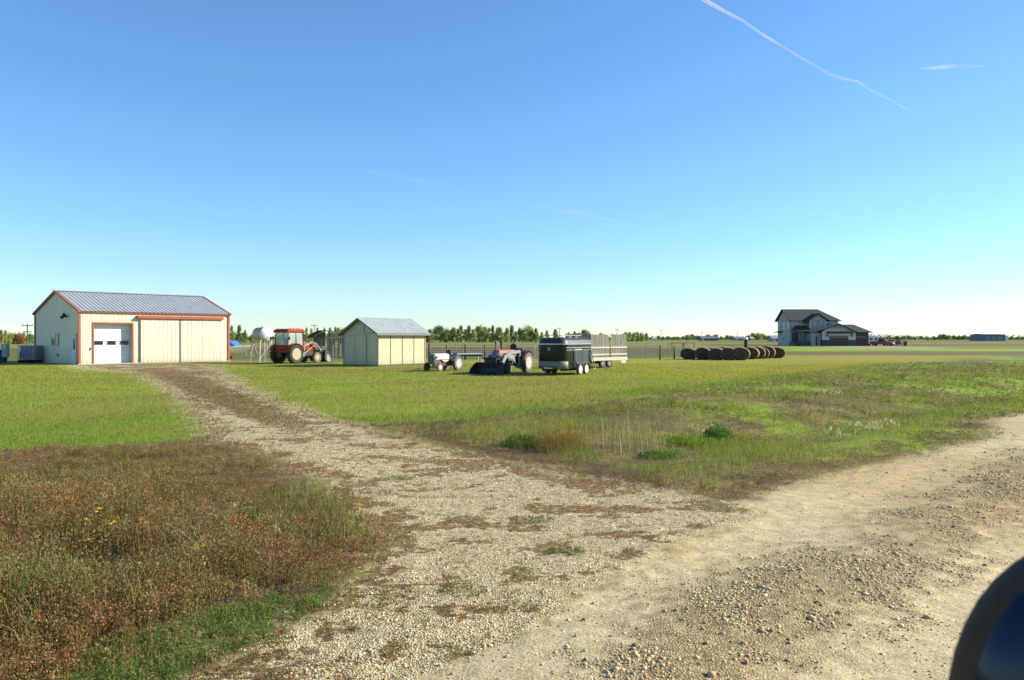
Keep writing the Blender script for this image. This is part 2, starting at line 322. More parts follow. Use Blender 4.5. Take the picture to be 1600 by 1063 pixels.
def ground_material():
    m = bpy.data.materials.new('prairie_ground'); m.use_nodes = True; t = m.node_tree; N = t.nodes; L = t.links
    b = N['Principled BSDF']; b.inputs['Roughness'].default_value = 0.95; b.inputs['Specular IOR Level'].default_value = 0.12
    a = N.new('ShaderNodeAttribute'); a.attribute_name = 'Col'
    g = N.new('ShaderNodeAttribute'); g.attribute_name = 'grav'
    tc = N.new('ShaderNodeTexCoord')
    def noise(scale, det=4, stretch=None):
        n = N.new('ShaderNodeTexNoise'); n.inputs['Scale'].default_value = scale; n.inputs['Detail'].default_value = det; n.inputs['Roughness'].default_value = .7
        if stretch:
            mp = N.new('ShaderNodeMapping'); mp.inputs['Scale'].default_value = stretch; L.new(tc.outputs['Object'], mp.inputs['Vector']); L.new(mp.outputs['Vector'], n.inputs['Vector'])
        else: L.new(tc.outputs['Object'], n.inputs['Vector'])
        return n
    def rng_(src, a0, a1, b0, b1):
        r = N.new('ShaderNodeMapRange'); r.inputs['From Min'].default_value = a0; r.inputs['From Max'].default_value = a1
        r.inputs['To Min'].default_value = b0; r.inputs['To Max'].default_value = b1; L.new(src, r.inputs['Value']); return r.outputs['Result']
    def mth(op, x, y):
        q = N.new('ShaderNodeMath'); q.operation = op
        for i, v_ in enumerate((x, y)):
            if isinstance(v_, (int, float)): q.inputs[i].default_value = v_
            else: L.new(v_, q.inputs[i])
        return q.outputs[0]
    fine = rng_(noise(55, 5).outputs['Fac'], .3, .7, .55, 1.45)
    mid = rng_(noise(6, 5).outputs['Fac'], .3, .7, .72, 1.28)
    big = rng_(noise(.12, 5, (.5, 1.0, 1)).outputs['Fac'], .3, .7, .84, 1.16)
    v = mth('MULTIPLY', mth('MULTIPLY', fine, mid), big)
    vo = N.new('ShaderNodeTexVoronoi'); vo.inputs['Scale'].default_value = 62; L.new(tc.outputs['Object'], vo.inputs['Vector'])
    vo2 = N.new('ShaderNodeTexVoronoi'); vo2.inputs['Scale'].default_value = 25; L.new(tc.outputs['Object'], vo2.inputs['Vector'])
    sp = N.new('ShaderNodeSeparateColor'); L.new(vo.outputs['Color'], sp.inputs['Color'])
    sp2 = N.new('ShaderNodeSeparateColor'); L.new(vo2.outputs['Color'], sp2.inputs['Color'])
    gv = mth('MULTIPLY', rng_(sp.outputs['Red'], 0, 1, .58, 1.40), rng_(sp2.outputs['Red'], 0, 1, .78, 1.22))
    gv = mth('MULTIPLY', gv, rng_(vo.outputs['Distance'], .25, .7, 1.05, .55))
    fm = N.new('ShaderNodeMix'); fm.data_type = 'FLOAT'; L.new(g.outputs['Fac'], fm.inputs['Factor'])
    L.new(v, fm.inputs['A']); L.new(mth('MULTIPLY', gv, mid), fm.inputs['B'])
    wd = N.new('ShaderNodeAttribute'); wd.attribute_name = 'weed'
    wm = rng_(mth('ADD', wd.outputs['Fac'], mth('MULTIPLY', mth('SUBTRACT', noise(13, 6, (.7, 1.2, 1)).outputs['Fac'], .5), 3.0)), .40, .66, 0, 1)
    wm = mth('MULTIPLY', wm, rng_(wd.outputs['Fac'], .03, .15, 0, .88))
    wc = N.new('ShaderNodeMix'); wc.data_type = 'RGBA'; L.new(rng_(noise(1.4, 5).outputs['Fac'], .42, .60, 0, 1), wc.inputs['Factor'])
    wc.inputs['A'].default_value = (*(rgb(132, 86, 52, .72)), 1); wc.inputs['B'].default_value = (*(rgb(122, 112, 62, .72)), 1)
    gc = N.new('ShaderNodeMix'); gc.data_type = 'RGBA'; L.new(wm, gc.inputs['Factor']); L.new(a.outputs['Color'], gc.inputs['A']); L.new(wc.outputs['Result'], gc.inputs['B'])
    hm = N.new('ShaderNodeMix'); hm.data_type = 'RGBA'; hm.blend_type = 'MULTIPLY'; hm.inputs['Factor'].default_value = 1
    L.new(gc.outputs['Result'], hm.inputs['A'])
    cc = N.new('ShaderNodeCombineColor')
    for i in range(3): L.new(fm.outputs[0], cc.inputs[i])
    L.new(cc.outputs[0], hm.inputs['B']); L.new(hm.outputs['Result'], b.inputs['Base Color'])
    hgt = N.new('ShaderNodeMix'); hgt.data_type = 'FLOAT'; L.new(g.outputs['Fac'], hgt.inputs['Factor'])
    L.new(mth('ADD', noise(38, 5).outputs['Fac'], mth('MULTIPLY', noise(9, 3).outputs['Fac'], .8)), hgt.inputs['A'])
    L.new(mth('MULTIPLY', rng_(vo.outputs['Distance'], 0, .6, 1, 0), 1.1), hgt.inputs['B'])
    bp = N.new('ShaderNodeBump'); bp.inputs['Strength'].default_value = .5; bp.inputs['Distance'].default_value = .025
    L.new(hgt.outputs[0], bp.inputs['Height']); L.new(bp.outputs['Normal'], b.inputs['Normal'])
    return m

def build_ground():
    # polar sheet round the camera: fine in the direction of the view, coarse behind, out to the horizon
    th = np.concatenate([np.linspace(-180, -44, 30)[:-1], np.linspace(-44, 44, 430), np.linspace(44, 180, 30)[1:-1]])
    r = [0.35]
    while r[-1] < 30000: r.append(r[-1] * (1.011 if r[-1] > 3 and r[-1] < 110 else (1.05 if r[-1] < 3 else (1.03 if r[-1] < 1500 else 1.12))))
    r = np.array(r); TH, RR = np.meshgrid(np.radians(th), r)
    X = (RR * np.sin(TH)).ravel(); Y = (RR * np.cos(TH)).ravel(); nr, nth = RR.shape
    Z = gz(X, Y)
    i, j = np.meshgrid(np.arange(nr - 1), np.arange(nth), indexing='ij'); j2 = (j + 1) % nth
    a = (i * nth + j).ravel(); b = (i * nth + j2).ravel(); c = ((i + 1) * nth + j2).ravel(); d = ((i + 1) * nth + j).ravel()
    T = np.concatenate([np.stack([a, b, c], 1), np.stack([a, c, d], 1)])
    V = np.stack([X, Y, Z], 1); cen = len(V); V = np.vstack([V, [[0, 0, 0]]])
    T = np.vstack([T, np.stack([np.full(nth, cen), (np.arange(nth) + 1) % nth, np.arange(nth)], 1)])[:, ::-1]
    col, grav, GW = ground(V[:, 0], V[:, 1])
    o = fastmesh('ground', V, T, ground_material(), np.clip(col, 0, 1))
    at = o.data.attributes.new('grav', 'FLOAT', 'POINT'); at.data.foreach_set('value', grav.astype(np.float32))
    at = o.data.attributes.new('weed', 'FLOAT', 'POINT'); at.data.foreach_set('value', GW['br'].astype(np.float32))
    o.data.polygons.foreach_set('use_smooth', [True] * len(o.data.polygons))
    tag(o, kind='structure'); return o
build_ground()
# ---------------------------------------------------------------- plants, stones (stuff)
M_leaf = leafmat('plant_leaves'); M_tree = leafmat('tree_leaves', .4)
def jit(c, n, a=.18, b=.08):
    c = np.asarray(c); return np.clip(c * (1 + rng.normal(0, a, (n, 1))) * (1 + rng.normal(0, b, (n, 3))), .004, .9)
def blades(P, h, lean, wd, col, seg=1, az=None):
    """grass blades at P (n,3)"""
    n = len(P); az = rng.uniform(0, 2 * np.pi, n) if az is None else az; pz = rng.uniform(0, 2 * np.pi, n)
    d = np.stack([np.cos(az), np.sin(az), np.zeros(n)], 1); s = np.stack([np.cos(pz), np.sin(pz), np.zeros(n)], 1) * (wd / 2)[:, None]
    up = np.zeros((n, 3)); up[:, 2] = h
    tip = P + up + d * lean[:, None]
    if seg == 1:
        V = np.stack([P - s, P + s, tip], 1).reshape(-1, 3); T = np.arange(3 * n).reshape(-1, 3); return V, T, np.repeat(col, 3, 0)
    mid = P + up * .6 + d * (lean * .3)[:, None]
    V = np.stack([P - s, P + s, mid - s * .8, mid + s * .8, tip], 1).reshape(-1, 3); b = (np.arange(n) * 5)[:, None]
    T = np.concatenate([b + [0, 1, 3], b + [0, 3, 2], b + [2, 3, 4]]); return V, T, np.repeat(col, 5, 0)
def leaflets(P, h, rad, k, size, col, up=.3, shape='bush'):
    """k small leaf triangles for each plant at P, spread through a cone or dome"""
    n = len(P); q = n * k; B = np.repeat(P, k, 0); hh = np.repeat(h, k); rr = np.repeat(rad, k)
    t = rng.random(q) ** .7; a = rng.uniform(0, 2 * np.pi, q); r = np.sqrt(rng.random(q))
    pr = (.25 + .75 * t) if shape == 'bush' else (1.15 - t) if shape == 'cone' else np.sqrt(np.clip(1 - (2 * t - 1) ** 2, .05, 1))
    c = B + np.stack([np.cos(a) * r * rr * pr, np.sin(a) * r * rr * pr, t * hh], 1)
    e1 = rng.normal(0, 1, (q, 3)); e1[:, 2] = np.abs(e1[:, 2]) + up; e1 /= np.linalg.norm(e1, axis=1)[:, None]
    e2 = np.cross(e1, rng.normal(0, 1, (q, 3))); e2 /= np.linalg.norm(e2, axis=1)[:, None] + 1e-9
    s = (size * rng.uniform(.6, 1.4, q))[:, None] if np.isscalar(size) else (np.repeat(size, k) * rng.uniform(.6, 1.4, q))[:, None]
    V = np.stack([c - e2 * s * .35, c + e2 * s * .35, c + e1 * s * 1.2], 1).reshape(-1, 3)
    cc = np.repeat(col, k, 0) * (1 + rng.normal(0, .16, (q, 1)))
    return V, np.arange(3 * q).reshape(-1, 3), np.clip(np.repeat(cc, 3, 0), .003, .95)
def join(parts):
    V = []; T = []; Cc = []; o = 0
    for v, t, c in parts: V.append(v); T.append(t + o); Cc.append(c); o += len(v)
    return np.vstack(V), np.vstack(T), np.vstack(Cc)
def sample(n, y0, y1, u0=-.78, u1=.78):
    Y = y0 * (y1 / y0) ** rng.random(n); X = rng.uniform(u0, u1, n) * Y; return X, Y
def pick(X, Y, p): k = rng.random(len(X)) < p; return X[k], Y[k]
def P3(X, Y, dz=0.0): return np.stack([X, Y, gz(X, Y) + dz], 1)
def clus(X, Y, n, r):
    X = np.repeat(X, n) + rng.normal(0, 1, len(X) * n) * (np.repeat(r, n) if not np.isscalar(r) else r)
    Y = np.repeat(Y, n) + rng.normal(0, 1, len(Y) * n) * (np.repeat(r, n) if not np.isscalar(r) else r); return X, Y

# short mown lawn grass, near part
X, Y = sample(330000, 12.5, 60); col, gv, W_ = ground(X, Y)
k = rng.random(len(X)) < np.clip(W_['ll'] + W_['lr'], 0, 1) * 1.0
X, Y, cl = X[k], Y[k], col[k]; n = len(X); sc = np.clip(Y / 22, .8, 2.0)
e_ = W_['edge'][k]
h = rng.uniform(.03, .075, n) * (1 + .9 * e_) * sc ** .3
parts = [blades(P3(X, Y, -.004), h, h * rng.uniform(.1, .9, n), .012 * sc * rng.uniform(.6, 1.3, n), np.clip(cl * (.74 + .62 * fbm(X, Y, .7, 4, 92)[:, None]) * (1 + rng.normal(.12, .24, (n, 1))) * (1 + rng.normal(0, .06, (n, 3))), .01, .6))]
fastmesh('lawn_grass', *join(parts)[:2], M_leaf, join(parts)[2]); tag(bpy.data.objects['lawn_grass'], kind='stuff')

# left verge: dense dried red-brown weeds, taller over the ditch, a green mat by the drive
parts = []
X, Y = sample(110000, 3.2, 17.5, -.80, .1); col, gv, W_ = ground(X, Y); tall = sst(-.9, 1.5, sdf(P_tall, X, Y) + (W_['n1'] - .5) * 1.6); p = W_['wl'] * (1 - .85 * W_['mt']) * (.25 + .75 * sst(-.1, 1.3, sdf(P_weedL, X, Y) + (W_['n2'] - .5) * 1.8))
p = np.maximum(p, 0) * np.where(Y < 10.5, 1, 1.8)
hol = np.exp(-((X + 3.35) / .40) ** 2 - ((Y - 6.5) / .30) ** 2); k = rng.random(len(X)) < p * .40 * (1 - .85 * np.clip(hol, 0, 1)) * (.45 + .9 * sst(.35, .6, fbm(X, Y, 1.7, 3, 24))) ; X, Y, tall = X[k], Y[k], tall[k]; nn = fbm(X, Y, .8, 3, 21); n2_ = fbm(X, Y, 2.5, 3, 22); n = len(X)
h = (.04 + .06 * rng.random(n) + .30 * tall * (.3 + 1.2 * nn) * rng.uniform(.45, 1.15, n)) * np.clip(.5 + n2_ * 1.1, .6, 1.5)
base = np.where((nn > .52)[:, None], rgb(134, 104, 68, 1.12), rgb(136, 122, 80, 1.12)); base = np.where((n2_ > .60)[:, None], rgb(112, 108, 54, .86), base)
base = np.where(((n2_ < .40) & (tall > .5))[:, None], rgb(156, 116, 60, 1.0), base)
pr = rng.random((n, 1)); base = np.where(pr < .16, rgb(118, 120, 58, .95), base); base = np.where((pr > .16) & (pr < .30), rgb(160, 136, 88, .95), base); base = np.where(pr > .93, rgb(144, 90, 56, 1.0), base)
base = base * (1 + rng.normal(0, .25, (n, 1)))
parts.append(leaflets(P3(X, Y), h, .04 + .13 * h, 22, .011 + .005 * tall, np.clip(base, .01, .6)))
parts.append(blades(P3(X, Y), h * 1.02, h * rng.uniform(.02, .25, n), np.full(n, .004), jit(rgb(150, 122, 80, .9), n), 2))
fastmesh('dried_weeds', *join(parts)[:2], M_leaf, join(parts)[2]); tag(bpy.data.objects['dried_weeds'], kind='stuff')
# fine weed shoots, green and yellowish grass among them
parts = []
X, Y = sample(26000, 3.6, 17); col, gv, W_ = ground(X, Y); nn = fbm(X, Y, .9, 3, 31)
X, Y = pick(X, Y, W_['wl'] * sst(.56, .70, nn) * .5); n = len(X); X2, Y2 = clus(X, Y, 7, .03); m = len(X2)
parts.append(blades(P3(X2, Y2), rng.uniform(.05, .19, m), rng.uniform(.01, .12, m), np.full(m, .006), jit(rgb(116, 124, 54, 1.0), m, .25, .12), 2))
X, Y = sample(120000, 3.6, 9.5); col, gv, W_ = ground(X, Y); X, Y = pick(X, Y, W_['mt'] * .9 * sst(.25, .45, fbm(X, Y, 3.2, 3, 77))); n = len(X)
h = rng.uniform(.015, .06, n); parts.append(blades(P3(X, Y, -.003), h, h * rng.uniform(.3, 1.4, n), rng.uniform(.004, .009, n), np.where(rng.random((n, 1)) < .2, jit(rgb(146, 130, 70, .9), n, .25, .1), jit(rgb(112, 132, 56, 1.0), n, .28, .12))))
q = pick(X, Y, .25); h = rng.uniform(.02, .05, len(q[0])); parts.append(leaflets(P3(*q), h, np.full(len(h), .03), 8, .010, jit(rgb(88, 112, 44, .95), len(h), .25)))
X, Y = sample(60000, 3.4, 18, -.80, .12); col, gv, W_ = ground(X, Y); X, Y = pick(X, Y, W_['wl'] * .55); n = len(X); L_ = rng.uniform(.03, .12, n)
parts.append(blades(P3(X, Y, .002), rng.uniform(.004, .04, n), L_, np.full(n, .005), jit(rgb(176, 152, 108, .85), n, .35, .08)))
# hollow at the left edge: long coarse grass blades
X, Y = sample(2600, 4.0, 9, -.80, -.30); sp_ = np.exp(-((X + 3.5) / .7) ** 2 - ((Y - 5.85) / .5) ** 2)
X, Y = pick(X, Y, sp_); X2, Y2 = clus(X, Y, 9, .05); m = len(X2); h = rng.uniform(.14, .42, m)
parts.append(blades(P3(X2, Y2), h, h * rng.uniform(.1, .9, m), rng.uniform(.004, .008, m), jit(rgb(124, 134, 72, 1.0), m, .3, .1), 2))
fastmesh('verge_grass', *join(parts)[:2], M_leaf, join(parts)[2]); tag(bpy.data.objects['verge_grass'], kind='stuff')

# low weeds on the drive and along its edges
parts = []
X, Y = sample(230000, 4.3, 45); col, gv, W_ = ground(X, Y); k = rng.random(len(X)) < sst(.10, .75, W_['br'] + (fbm(X, Y, 9, 3, 60) - .5) * 1.6) * W_['dv'] * .5; X, Y, cl = X[k], Y[k], col[k]; n = len(X)
h = rng.uniform(.012, .05, n) * np.clip(Y / 12, .7, 1.5); g_ = (fbm(X, Y, 1.1, 3, 62) + rng.normal(0, .08, n)) > .56; cl = np.where(rng.random((n, 1)) < .5, rgb(124, 88, 56, .85), rgb(130, 110, 70, .85))
cc = np.where(g_[:, None], rgb(116, 118, 50, .95), cl * 1.05) * (1 + rng.normal(0, .25, (n, 1)))
parts.append(leaflets(P3(X, Y), h, .03 * np.clip(Y / 12, .7, 2), 5, .012 * np.clip(Y / 12, .8, 2.2), np.clip(cc, .01, .6)))
fastmesh('driveway_weeds', *join(parts)[:2], M_leaf, join(parts)[2]); tag(bpy.data.objects['driveway_weeds'], kind='stuff')

# right verge: ditch vegetation, mixed brown weeds and green clumps
parts = []
X, Y = sample(60000, 9.5, 62, -.30, .80); col, gv, W_ = ground(X, Y); k = rng.random(len(X)) < W_['dt'] * .85; X, Y, cl = X[k], Y[k], col[k]; n = len(X)
sd_ = sdf(P_ditch, X, Y); core = sst(.3, 1.6, sd_); nn = fbm(X, Y, .55, 4, 41)
h = (.03 + .06 * rng.random(n) + .24 * core * sst(.40, .70, nn)) * (.8 + .3 * np.clip(Y / 30, 0, 1.3)); sc = np.clip(Y / 15, .8, 2.6)
pp = (fbm(X, Y, 1.2, 3, 81) + rng.normal(0, .07, n))[:, None]; cl = np.where(pp > .60, rgb(168, 150, 98, .8), np.where(pp < .40, rgb(112, 88, 66, .8), cl)); cl = np.where((rng.random((n, 1)) < .12), rgb(84, 112, 50, .8), cl)
cc = np.clip(cl * (1.28 + rng.normal(0, .26, (n, 1))) * (1 + rng.normal(0, .07, (n, 3))), .01, .6)
parts.append(leaflets(P3(X, Y), h, (.05 + .14 * h) * sc ** .5, 12, .014 * sc, cc))
X, Y = sample(60000, 10, 62, -.20, .80); col, gv, W_ = ground(X, Y); nn = fbm(X, Y, .5, 4, 43); sE = sdf(P_ditch, X, Y); X, Y = pick(X, Y, W_['dt'] * sst(.46, .60, nn) * .6 * sst(.3, 1.6, sE)); n = len(X)
X2, Y2 = clus(X, Y, 6, .05); m = len(X2); h = rng.uniform(.06, .24, m); sc = np.clip(Y2 / 15, .8, 2.6)
gcol = np.where((rng.random((m, 1)) < .25), rgb(170, 158, 96, .9), rgb(128, 146, 48, .95))
parts.append(blades(P3(X2, Y2), h, h * rng.uniform(.1, .7, m), .007 * sc, np.clip(gcol * (1 + rng.normal(0, .25, (m, 1))), .01, .7)))
fastmesh('ditch_weeds', *join(parts)[:2], M_leaf, join(parts)[2]); tag(bpy.data.objects['ditch_weeds'], kind='stuff')

# gravel stones
ico_v = np.array([(0, 0, 1), (.894, 0, .447), (.276, .851, .447), (-.724, .526, .447), (-.724, -.526, .447), (.276, -.851, .447), (.724, .526, -.447), (-.276, .851, -.447), (-.894, 0, -.447), (-.276, -.851, -.447), (.724, -.526, -.447), (0, 0, -1)])
ico_f = np.array([(0, 1, 2), (0, 2, 3), (0, 3, 4), (0, 4, 5), (0, 5, 1), (1, 6, 2), (2, 7, 3), (3, 8, 4), (4, 9, 5), (5, 10, 1), (2, 6, 7), (3, 7, 8), (4, 8, 9), (5, 9, 10), (1, 10, 6)])
def stones(X, Y, s, base):
    n = len(X); V = ico_v[None] * (1 + rng.normal(0, .16, (n, 12, 1))); sc = s[:, None] * rng.uniform(.6, 1.25, (n, 3)) * np.array([1, 1, .62])
    V = V * sc[:, None, :]; a = rng.uniform(0, 6.283, n); ca, sa = np.cos(a)[:, None], np.sin(a)[:, None]
    x = V[..., 0] * ca - V[..., 1] * sa; y = V[..., 0] * sa + V[..., 1] * ca
    V = np.stack([x + X[:, None], y + Y[:, None], V[..., 2] + (gz(X, Y) + s * .22)[:, None]], 2).reshape(-1, 3)
    T = (ico_f[None] + (np.arange(n) * 12)[:, None, None]).reshape(-1, 3)
    c = np.clip(np.asarray(base) * (1 + rng.normal(0, .22, (n, 1))) * (1 + rng.normal(0, .05, (n, 3))), .03, .8)
    return V, T, np.repeat(c, 12, 0)
m_stone = leafmat('stone', 0.0, .9)
X, Y = sample(430000, 3.6, 20, -.72, .74); col, gv, W_ = ground(X, Y)
p = W_['dv'] * (1 - W_['rd']) * (1 - .8 * W_['br']) * .42 * sst(.25, .5, W_['n2']) + W_['row'] * .45 * sst(.4, .6, W_['n2'] * .6 + W_['n1'] * .4) + W_['rd'] * .022
X, Y = pick(X, Y, p); n = len(X); s = np.clip(rng.lognormal(-5.08, .34, n), .0035, .017) * np.clip(Y / 9, .9, 1.4)
_, _, W2 = ground(X, Y); s = s * (1 + .8 * W2['row'] * rng.random(n))
xr, yr = sample(5200, 3.8, 14, -.2, .72); _, _, W3 = ground(xr, yr); xr, yr = pick(xr, yr, W3['rd'] * .03 + W3['row'] * .22); sr = rng.lognormal(-4.3, .35, len(xr)).clip(.008, .028)
V1, T1, c1 = stones(X, Y, s, rgb(208, 186, 140, .84)); V2, T2, c2 = stones(xr, yr, sr, rgb(190, 166, 128, .78)); V, T, cc = join([(V1, T1, c1), (V2, T2, c2)]); fastmesh('gravel', V, T, m_stone, cc); tag(bpy.data.objects['gravel'], kind='stuff')
# ---------------------------------------------------------------- materials of built things
M_cream = mat('cream_steel_siding', (.62, .59, .41), .5, 0, .05, 1.2, dirt=.55)
M_red = mat('red_steel_trim', (.36, .08, .03), .5, 0, .12, 2)
M_roof = mat('galvanised_roofing', (.34, .37, .36), .5, .08, .14, 1.5, spec=.5)
M_white = mat('white_paint', (.78, .78, .74), .45, 0, .04, 2)
M_glass = mat('dark_window_glass', (.015, .02, .022), .06, 0, .1, 2, spec=.8)
M_black = mat('black_plastic', (.018, .018, .02), .5)
M_steel = mat('dull_steel', (.34, .34, .33), .45, .6, .2, 6)
M_conc = mat('concrete', (.42, .40, .36), .9, 0, .15, 4)
M_ply = mat('weathered_tan_panel', (.52, .47, .30), .85, 0, .10, 2.5, .15, 25, dirt=.5)
M_plydark = mat('panel_gap', (.14, .12, .09), .9)
M_wood = mat('grey_weathered_wood', (.19, .18, .135), .9, 0, .45, 5, .3, 40, stretch=(1, 1, .15))
M_wooddk = mat('dark_post_wood', (.10, .08, .06), .9, 0, .3, 5)
M_tyre = mat('tyre_rubber', (.035, .033, .030), .85, 0, .35, 8, .2, 60)
M_tyredust = mat('dusty_tyre_rubber', (.13, .12, .10), .9, 0, .3, 8, .2, 60)
M_crim = mat('cream_rim', (.36, .29, .15), .5, 0, .15, 6)
M_wrim = mat('white_rim', (.40, .38, .31), .5, 0, .15, 6)
M_tred = mat('tractor_red', (.25, .034, .006), .5, 0, .22, 4, spec=.2)
M_fred = mat('faded_red_paint', (.36, .085, .035), .6, 0, .25, 5)
M_tgrey = mat('tractor_grey', (.16, .17, .17), .5, 0, .2, 5)
M_lgrey = mat('light_grey_paint', (.22, .24, .235), .5, 0, .15, 5)
M_iron = mat('oily_black_iron', (.03, .028, .027), .6, .2, .4, 8)

def wheel(parent, x, y, z, r, wd, tyre=None, rim=None, rr=.58, lugs=0, side=1, n=28):
    """tyre is the part, rim its sub-part; axle along local y, side = which way the dish looks"""
    b = MB(); h = wd / 2
    b.lathe([(r * rr, -h * .8), (r * .82, -h), (r * .96, -h * .8), (r, -h * .4), (r, h * .4), (r * .96, h * .8), (r * .82, h), (r * rr, h * .8)], (0, 0, 0), 'y', n)
    for i in range(lugs):
        a = 2 * math.pi * i / lugs
        for s in (-1, 1):
            aa = a + (math.pi / lugs if s > 0 else 0)
            b.box(r * 1.0 * math.cos(aa), s * h * .45, r * 1.0 * math.sin(aa), r * .09, wd * .55, r * .055, ry=-aa, rz=0)
    t = b.build('wheel', tyre or M_tyre, parent, True); t.location = (x, y, z)
    q = MB(); q.lathe([(r * rr * 1.02, side * h * .84), (r * rr * .90, side * h * .86), (r * rr * .80, side * h * .35), (r * rr * .42, side * h * .25), (r * rr * .36, side * h * .55), (r * .08, side * h * .6)], (0, 0, 0), 'y', n)
    for i in range(6):
        a = i * math.pi / 3; q.lathe([(r * .025, side * h * .3), (r * .02, side * h * .62)], (r * rr * .3 * math.cos(a), 0, r * rr * .3 * math.sin(a)), 'y', 6)
    q.build('rim', rim or M_wrim, t, True); return t

# ---------------------------------------------------------------- steel workshop
def workshop():
    A = math.atan2(.734, .679); L_, Wd, E, Rg = 11.3, 9.15, 3.8, 5.33
    t = thing('steel_workshop', 'cream ribbed steel workshop with red trim and grey metal roof', 'workshop', (-30.58, 57.9, 0), A)
    top = lambda y: E + (Rg - E) * (1 - abs(y - Wd / 2) / (Wd / 2))
    b = MB(); ex, ey = Vector((1, 0, 0)), Vector((0, 1, 0)); z0 = .0
    DX0, DX1, DZ = .98, 3.66, 2.92
    # front wall in pieces round the overhead door opening
    b.ribbed((0, 0, z0), (1, 0, 0), (0, 0, 1), (0, -1, 0), DX0, E, .3, .013)
    b.ribbed((DX1, 0, z0), (1, 0, 0), (0, 0, 1), (0, -1, 0), L_ - DX1, E, .3, .013)
    b.ribbed((DX0, 0, DZ), (1, 0, 0), (0, 0, 1), (0, -1, 0), DX1 - DX0, E - DZ, .3, .013)
    b.ribbed((0, Wd, z0), (1, 0, 0), (0, 0, 1), (0, 1, 0), L_, E, .3)
    b.ribbed((0, 0, z0), (0, 1, 0), (0, 0, 1), (-1, 0, 0), Wd, E, .3, .013, topf=top)
    b.ribbed((L_, 0, z0), (0, 1, 0), (0, 0, 1), (1, 0, 0), Wd, E, .3, .013, topf=top)
    b.build('wall', M_cream, t, recalc=False)
    b = MB(); b.bb(-.12, L_ + .12, -.12, Wd + .12, -.2, .05); b.build('foundation', M_conc, t)
    b = MB(); sl = math.hypot(Wd / 2, Rg - E); nx = (Rg - E) / sl; ny = (Wd / 2) / sl; o = .22
    dz = .06
    for s in (0, 1):
        y0 = -o if s == 0 else Wd + o; sg = 1 if s == 0 else -1
        b.ribbed((-.15, y0, E - o * (Rg - E) / (Wd / 2) + dz), (1, 0, 0), (0, sg * ny, nx), (0, -sg * nx, ny), L_ + .3, (Wd / 2 + o) / ny, .3, .03)
    rf = b.build('roof', M_roof, t, recalc=False)
    b = MB(); b.prism([(Wd / 2 - .22, Rg + dz - .01), (Wd / 2, Rg + dz + .075), (Wd / 2 + .22, Rg + dz - .01), (Wd / 2, Rg + dz + .055)], -.17, L_ + .17, 'yz'); b.build('ridge_cap', M_roof, rf)
    # red trim: corners, rakes, eave
    b = MB()
    for (x, y) in ((0, 0), (L_, 0), (0, Wd), (L_, Wd)):
        b.box(x, y, E / 2 + .02, .15, .15, E - .02)
    b.bb(-.16, L_ + .16, -.17, -.04, E - .09, E + .0)
    b.bb(-.16, L_ + .16, Wd + .04, Wd + .17, E - .13, E + .0)
    for x in (-.17, L_ + .03):
        for sg in (0, 1):
            y0, y1 = (-o, Wd / 2) if sg == 0 else (Wd / 2, Wd + o)
            f = lambda y: E + (Rg - E) * (1 - abs(y - Wd / 2) / (Wd / 2)) + dz
            b.prism([(y0, f(y0) + .035), (y1, f(y1) + .035), (y1, f(y1) - .09), (y0, f(y0) - .09)], x, x + .14, 'yz')
    b.build('trim', M_red, t)
    # overhead door, recessed
    rec = .42
    b = MB(); b.bb(DX0 - .10, DX0, -.05, rec, 0, DZ + .10); b.bb(DX1, DX1 + .10, -.05, .0, 0, DZ + .10); b.bb(DX0, DX1, -.05, .02, DZ, DZ + .10); b.build('door_frame', M_red, t)
    b = MB(); b.bb(DX1, DX1 + .02, .0, rec, 0.05, DZ); b.bb(DX0, DX1, .02, rec, DZ, DZ + .02); b.build('door_jamb', mat('grey_jamb', (.45, .46, .46), .6), t)
    b = MB(); n = 5
    for i in range(n):
        z = .04 + i * (DZ - .04) / n; hh = (DZ - .04) / n
        b.bb(DX0, DX1, rec, rec + .05, z + .006, z + hh - .006)
    od = b.build('overhead_door', mat('white_door', (.72, .72, .69), .4, 0, .03, 1, dirt=.3), t, bevel=.008)
    for x0 in (1.16, 2.06, 2.96):
        b = MB(); b.bb(x0 - .03, x0 + .61, rec - .025, rec - .003, 1.36, 1.70); f_ = b.build('window', mat('grey_window_frame', (.5, .5, .48), .5), od)
        b = MB(); b.bb(x0, x0 + .58, rec - .036, rec - .024, 1.39, 1.67); b.build('window_pane', M_glass, od)
    # sliding door: two leaves under a long red track cover
    for (x0, x1, nm) in ((4.25, 7.18, ''), (7.32, 10.75, '')):
        b = MB(); b.ribbed((x0, -.13, .06), (1, 0, 0), (0, 0, 1), (0, -1, 0), x1 - x0, 3.26, .3, .013)
        b.bb(x0, x1, -.125, -.07, .06, 3.32)
        b.build('sliding_door', M_cream, t, recalc=False)
    b = MB(); b.bb(7.19, 7.31, -.155, -.05, .02, 3.3); b.build('door_post', mat('dark_post', (.10, .12, .11), .6), t)
    b = MB(); b.prism([(-.30, 3.34), (-.03, 3.36), (-.03, 3.54), (-.12, 3.54), (-.30, 3.42)], 3.98, 10.8, 'yz'); b.build('track_cover', M_red, t)
    # shaded gable: window, door, lamp, outlet
    M_alu = mat('grey_window_trim', (.46, .44, .40), .5)
    b = MB(); y0, y1, za, zb = 4.02, 5.45, 1.30, 2.22
    b.bb(-.07, -.03, y0, y1, za, za + .07); b.bb(-.07, -.03, y0, y1, zb - .07, zb); b.bb(-.07, -.03, y0, y0 + .07, za + .07, zb - .07); b.bb(-.07, -.03, y1 - .07, y1, za + .07, zb - .07); b.bb(-.075, -.028, 4.72, 4.78, za + .07, zb - .07)
    wn = b.build('window', M_alu, t)
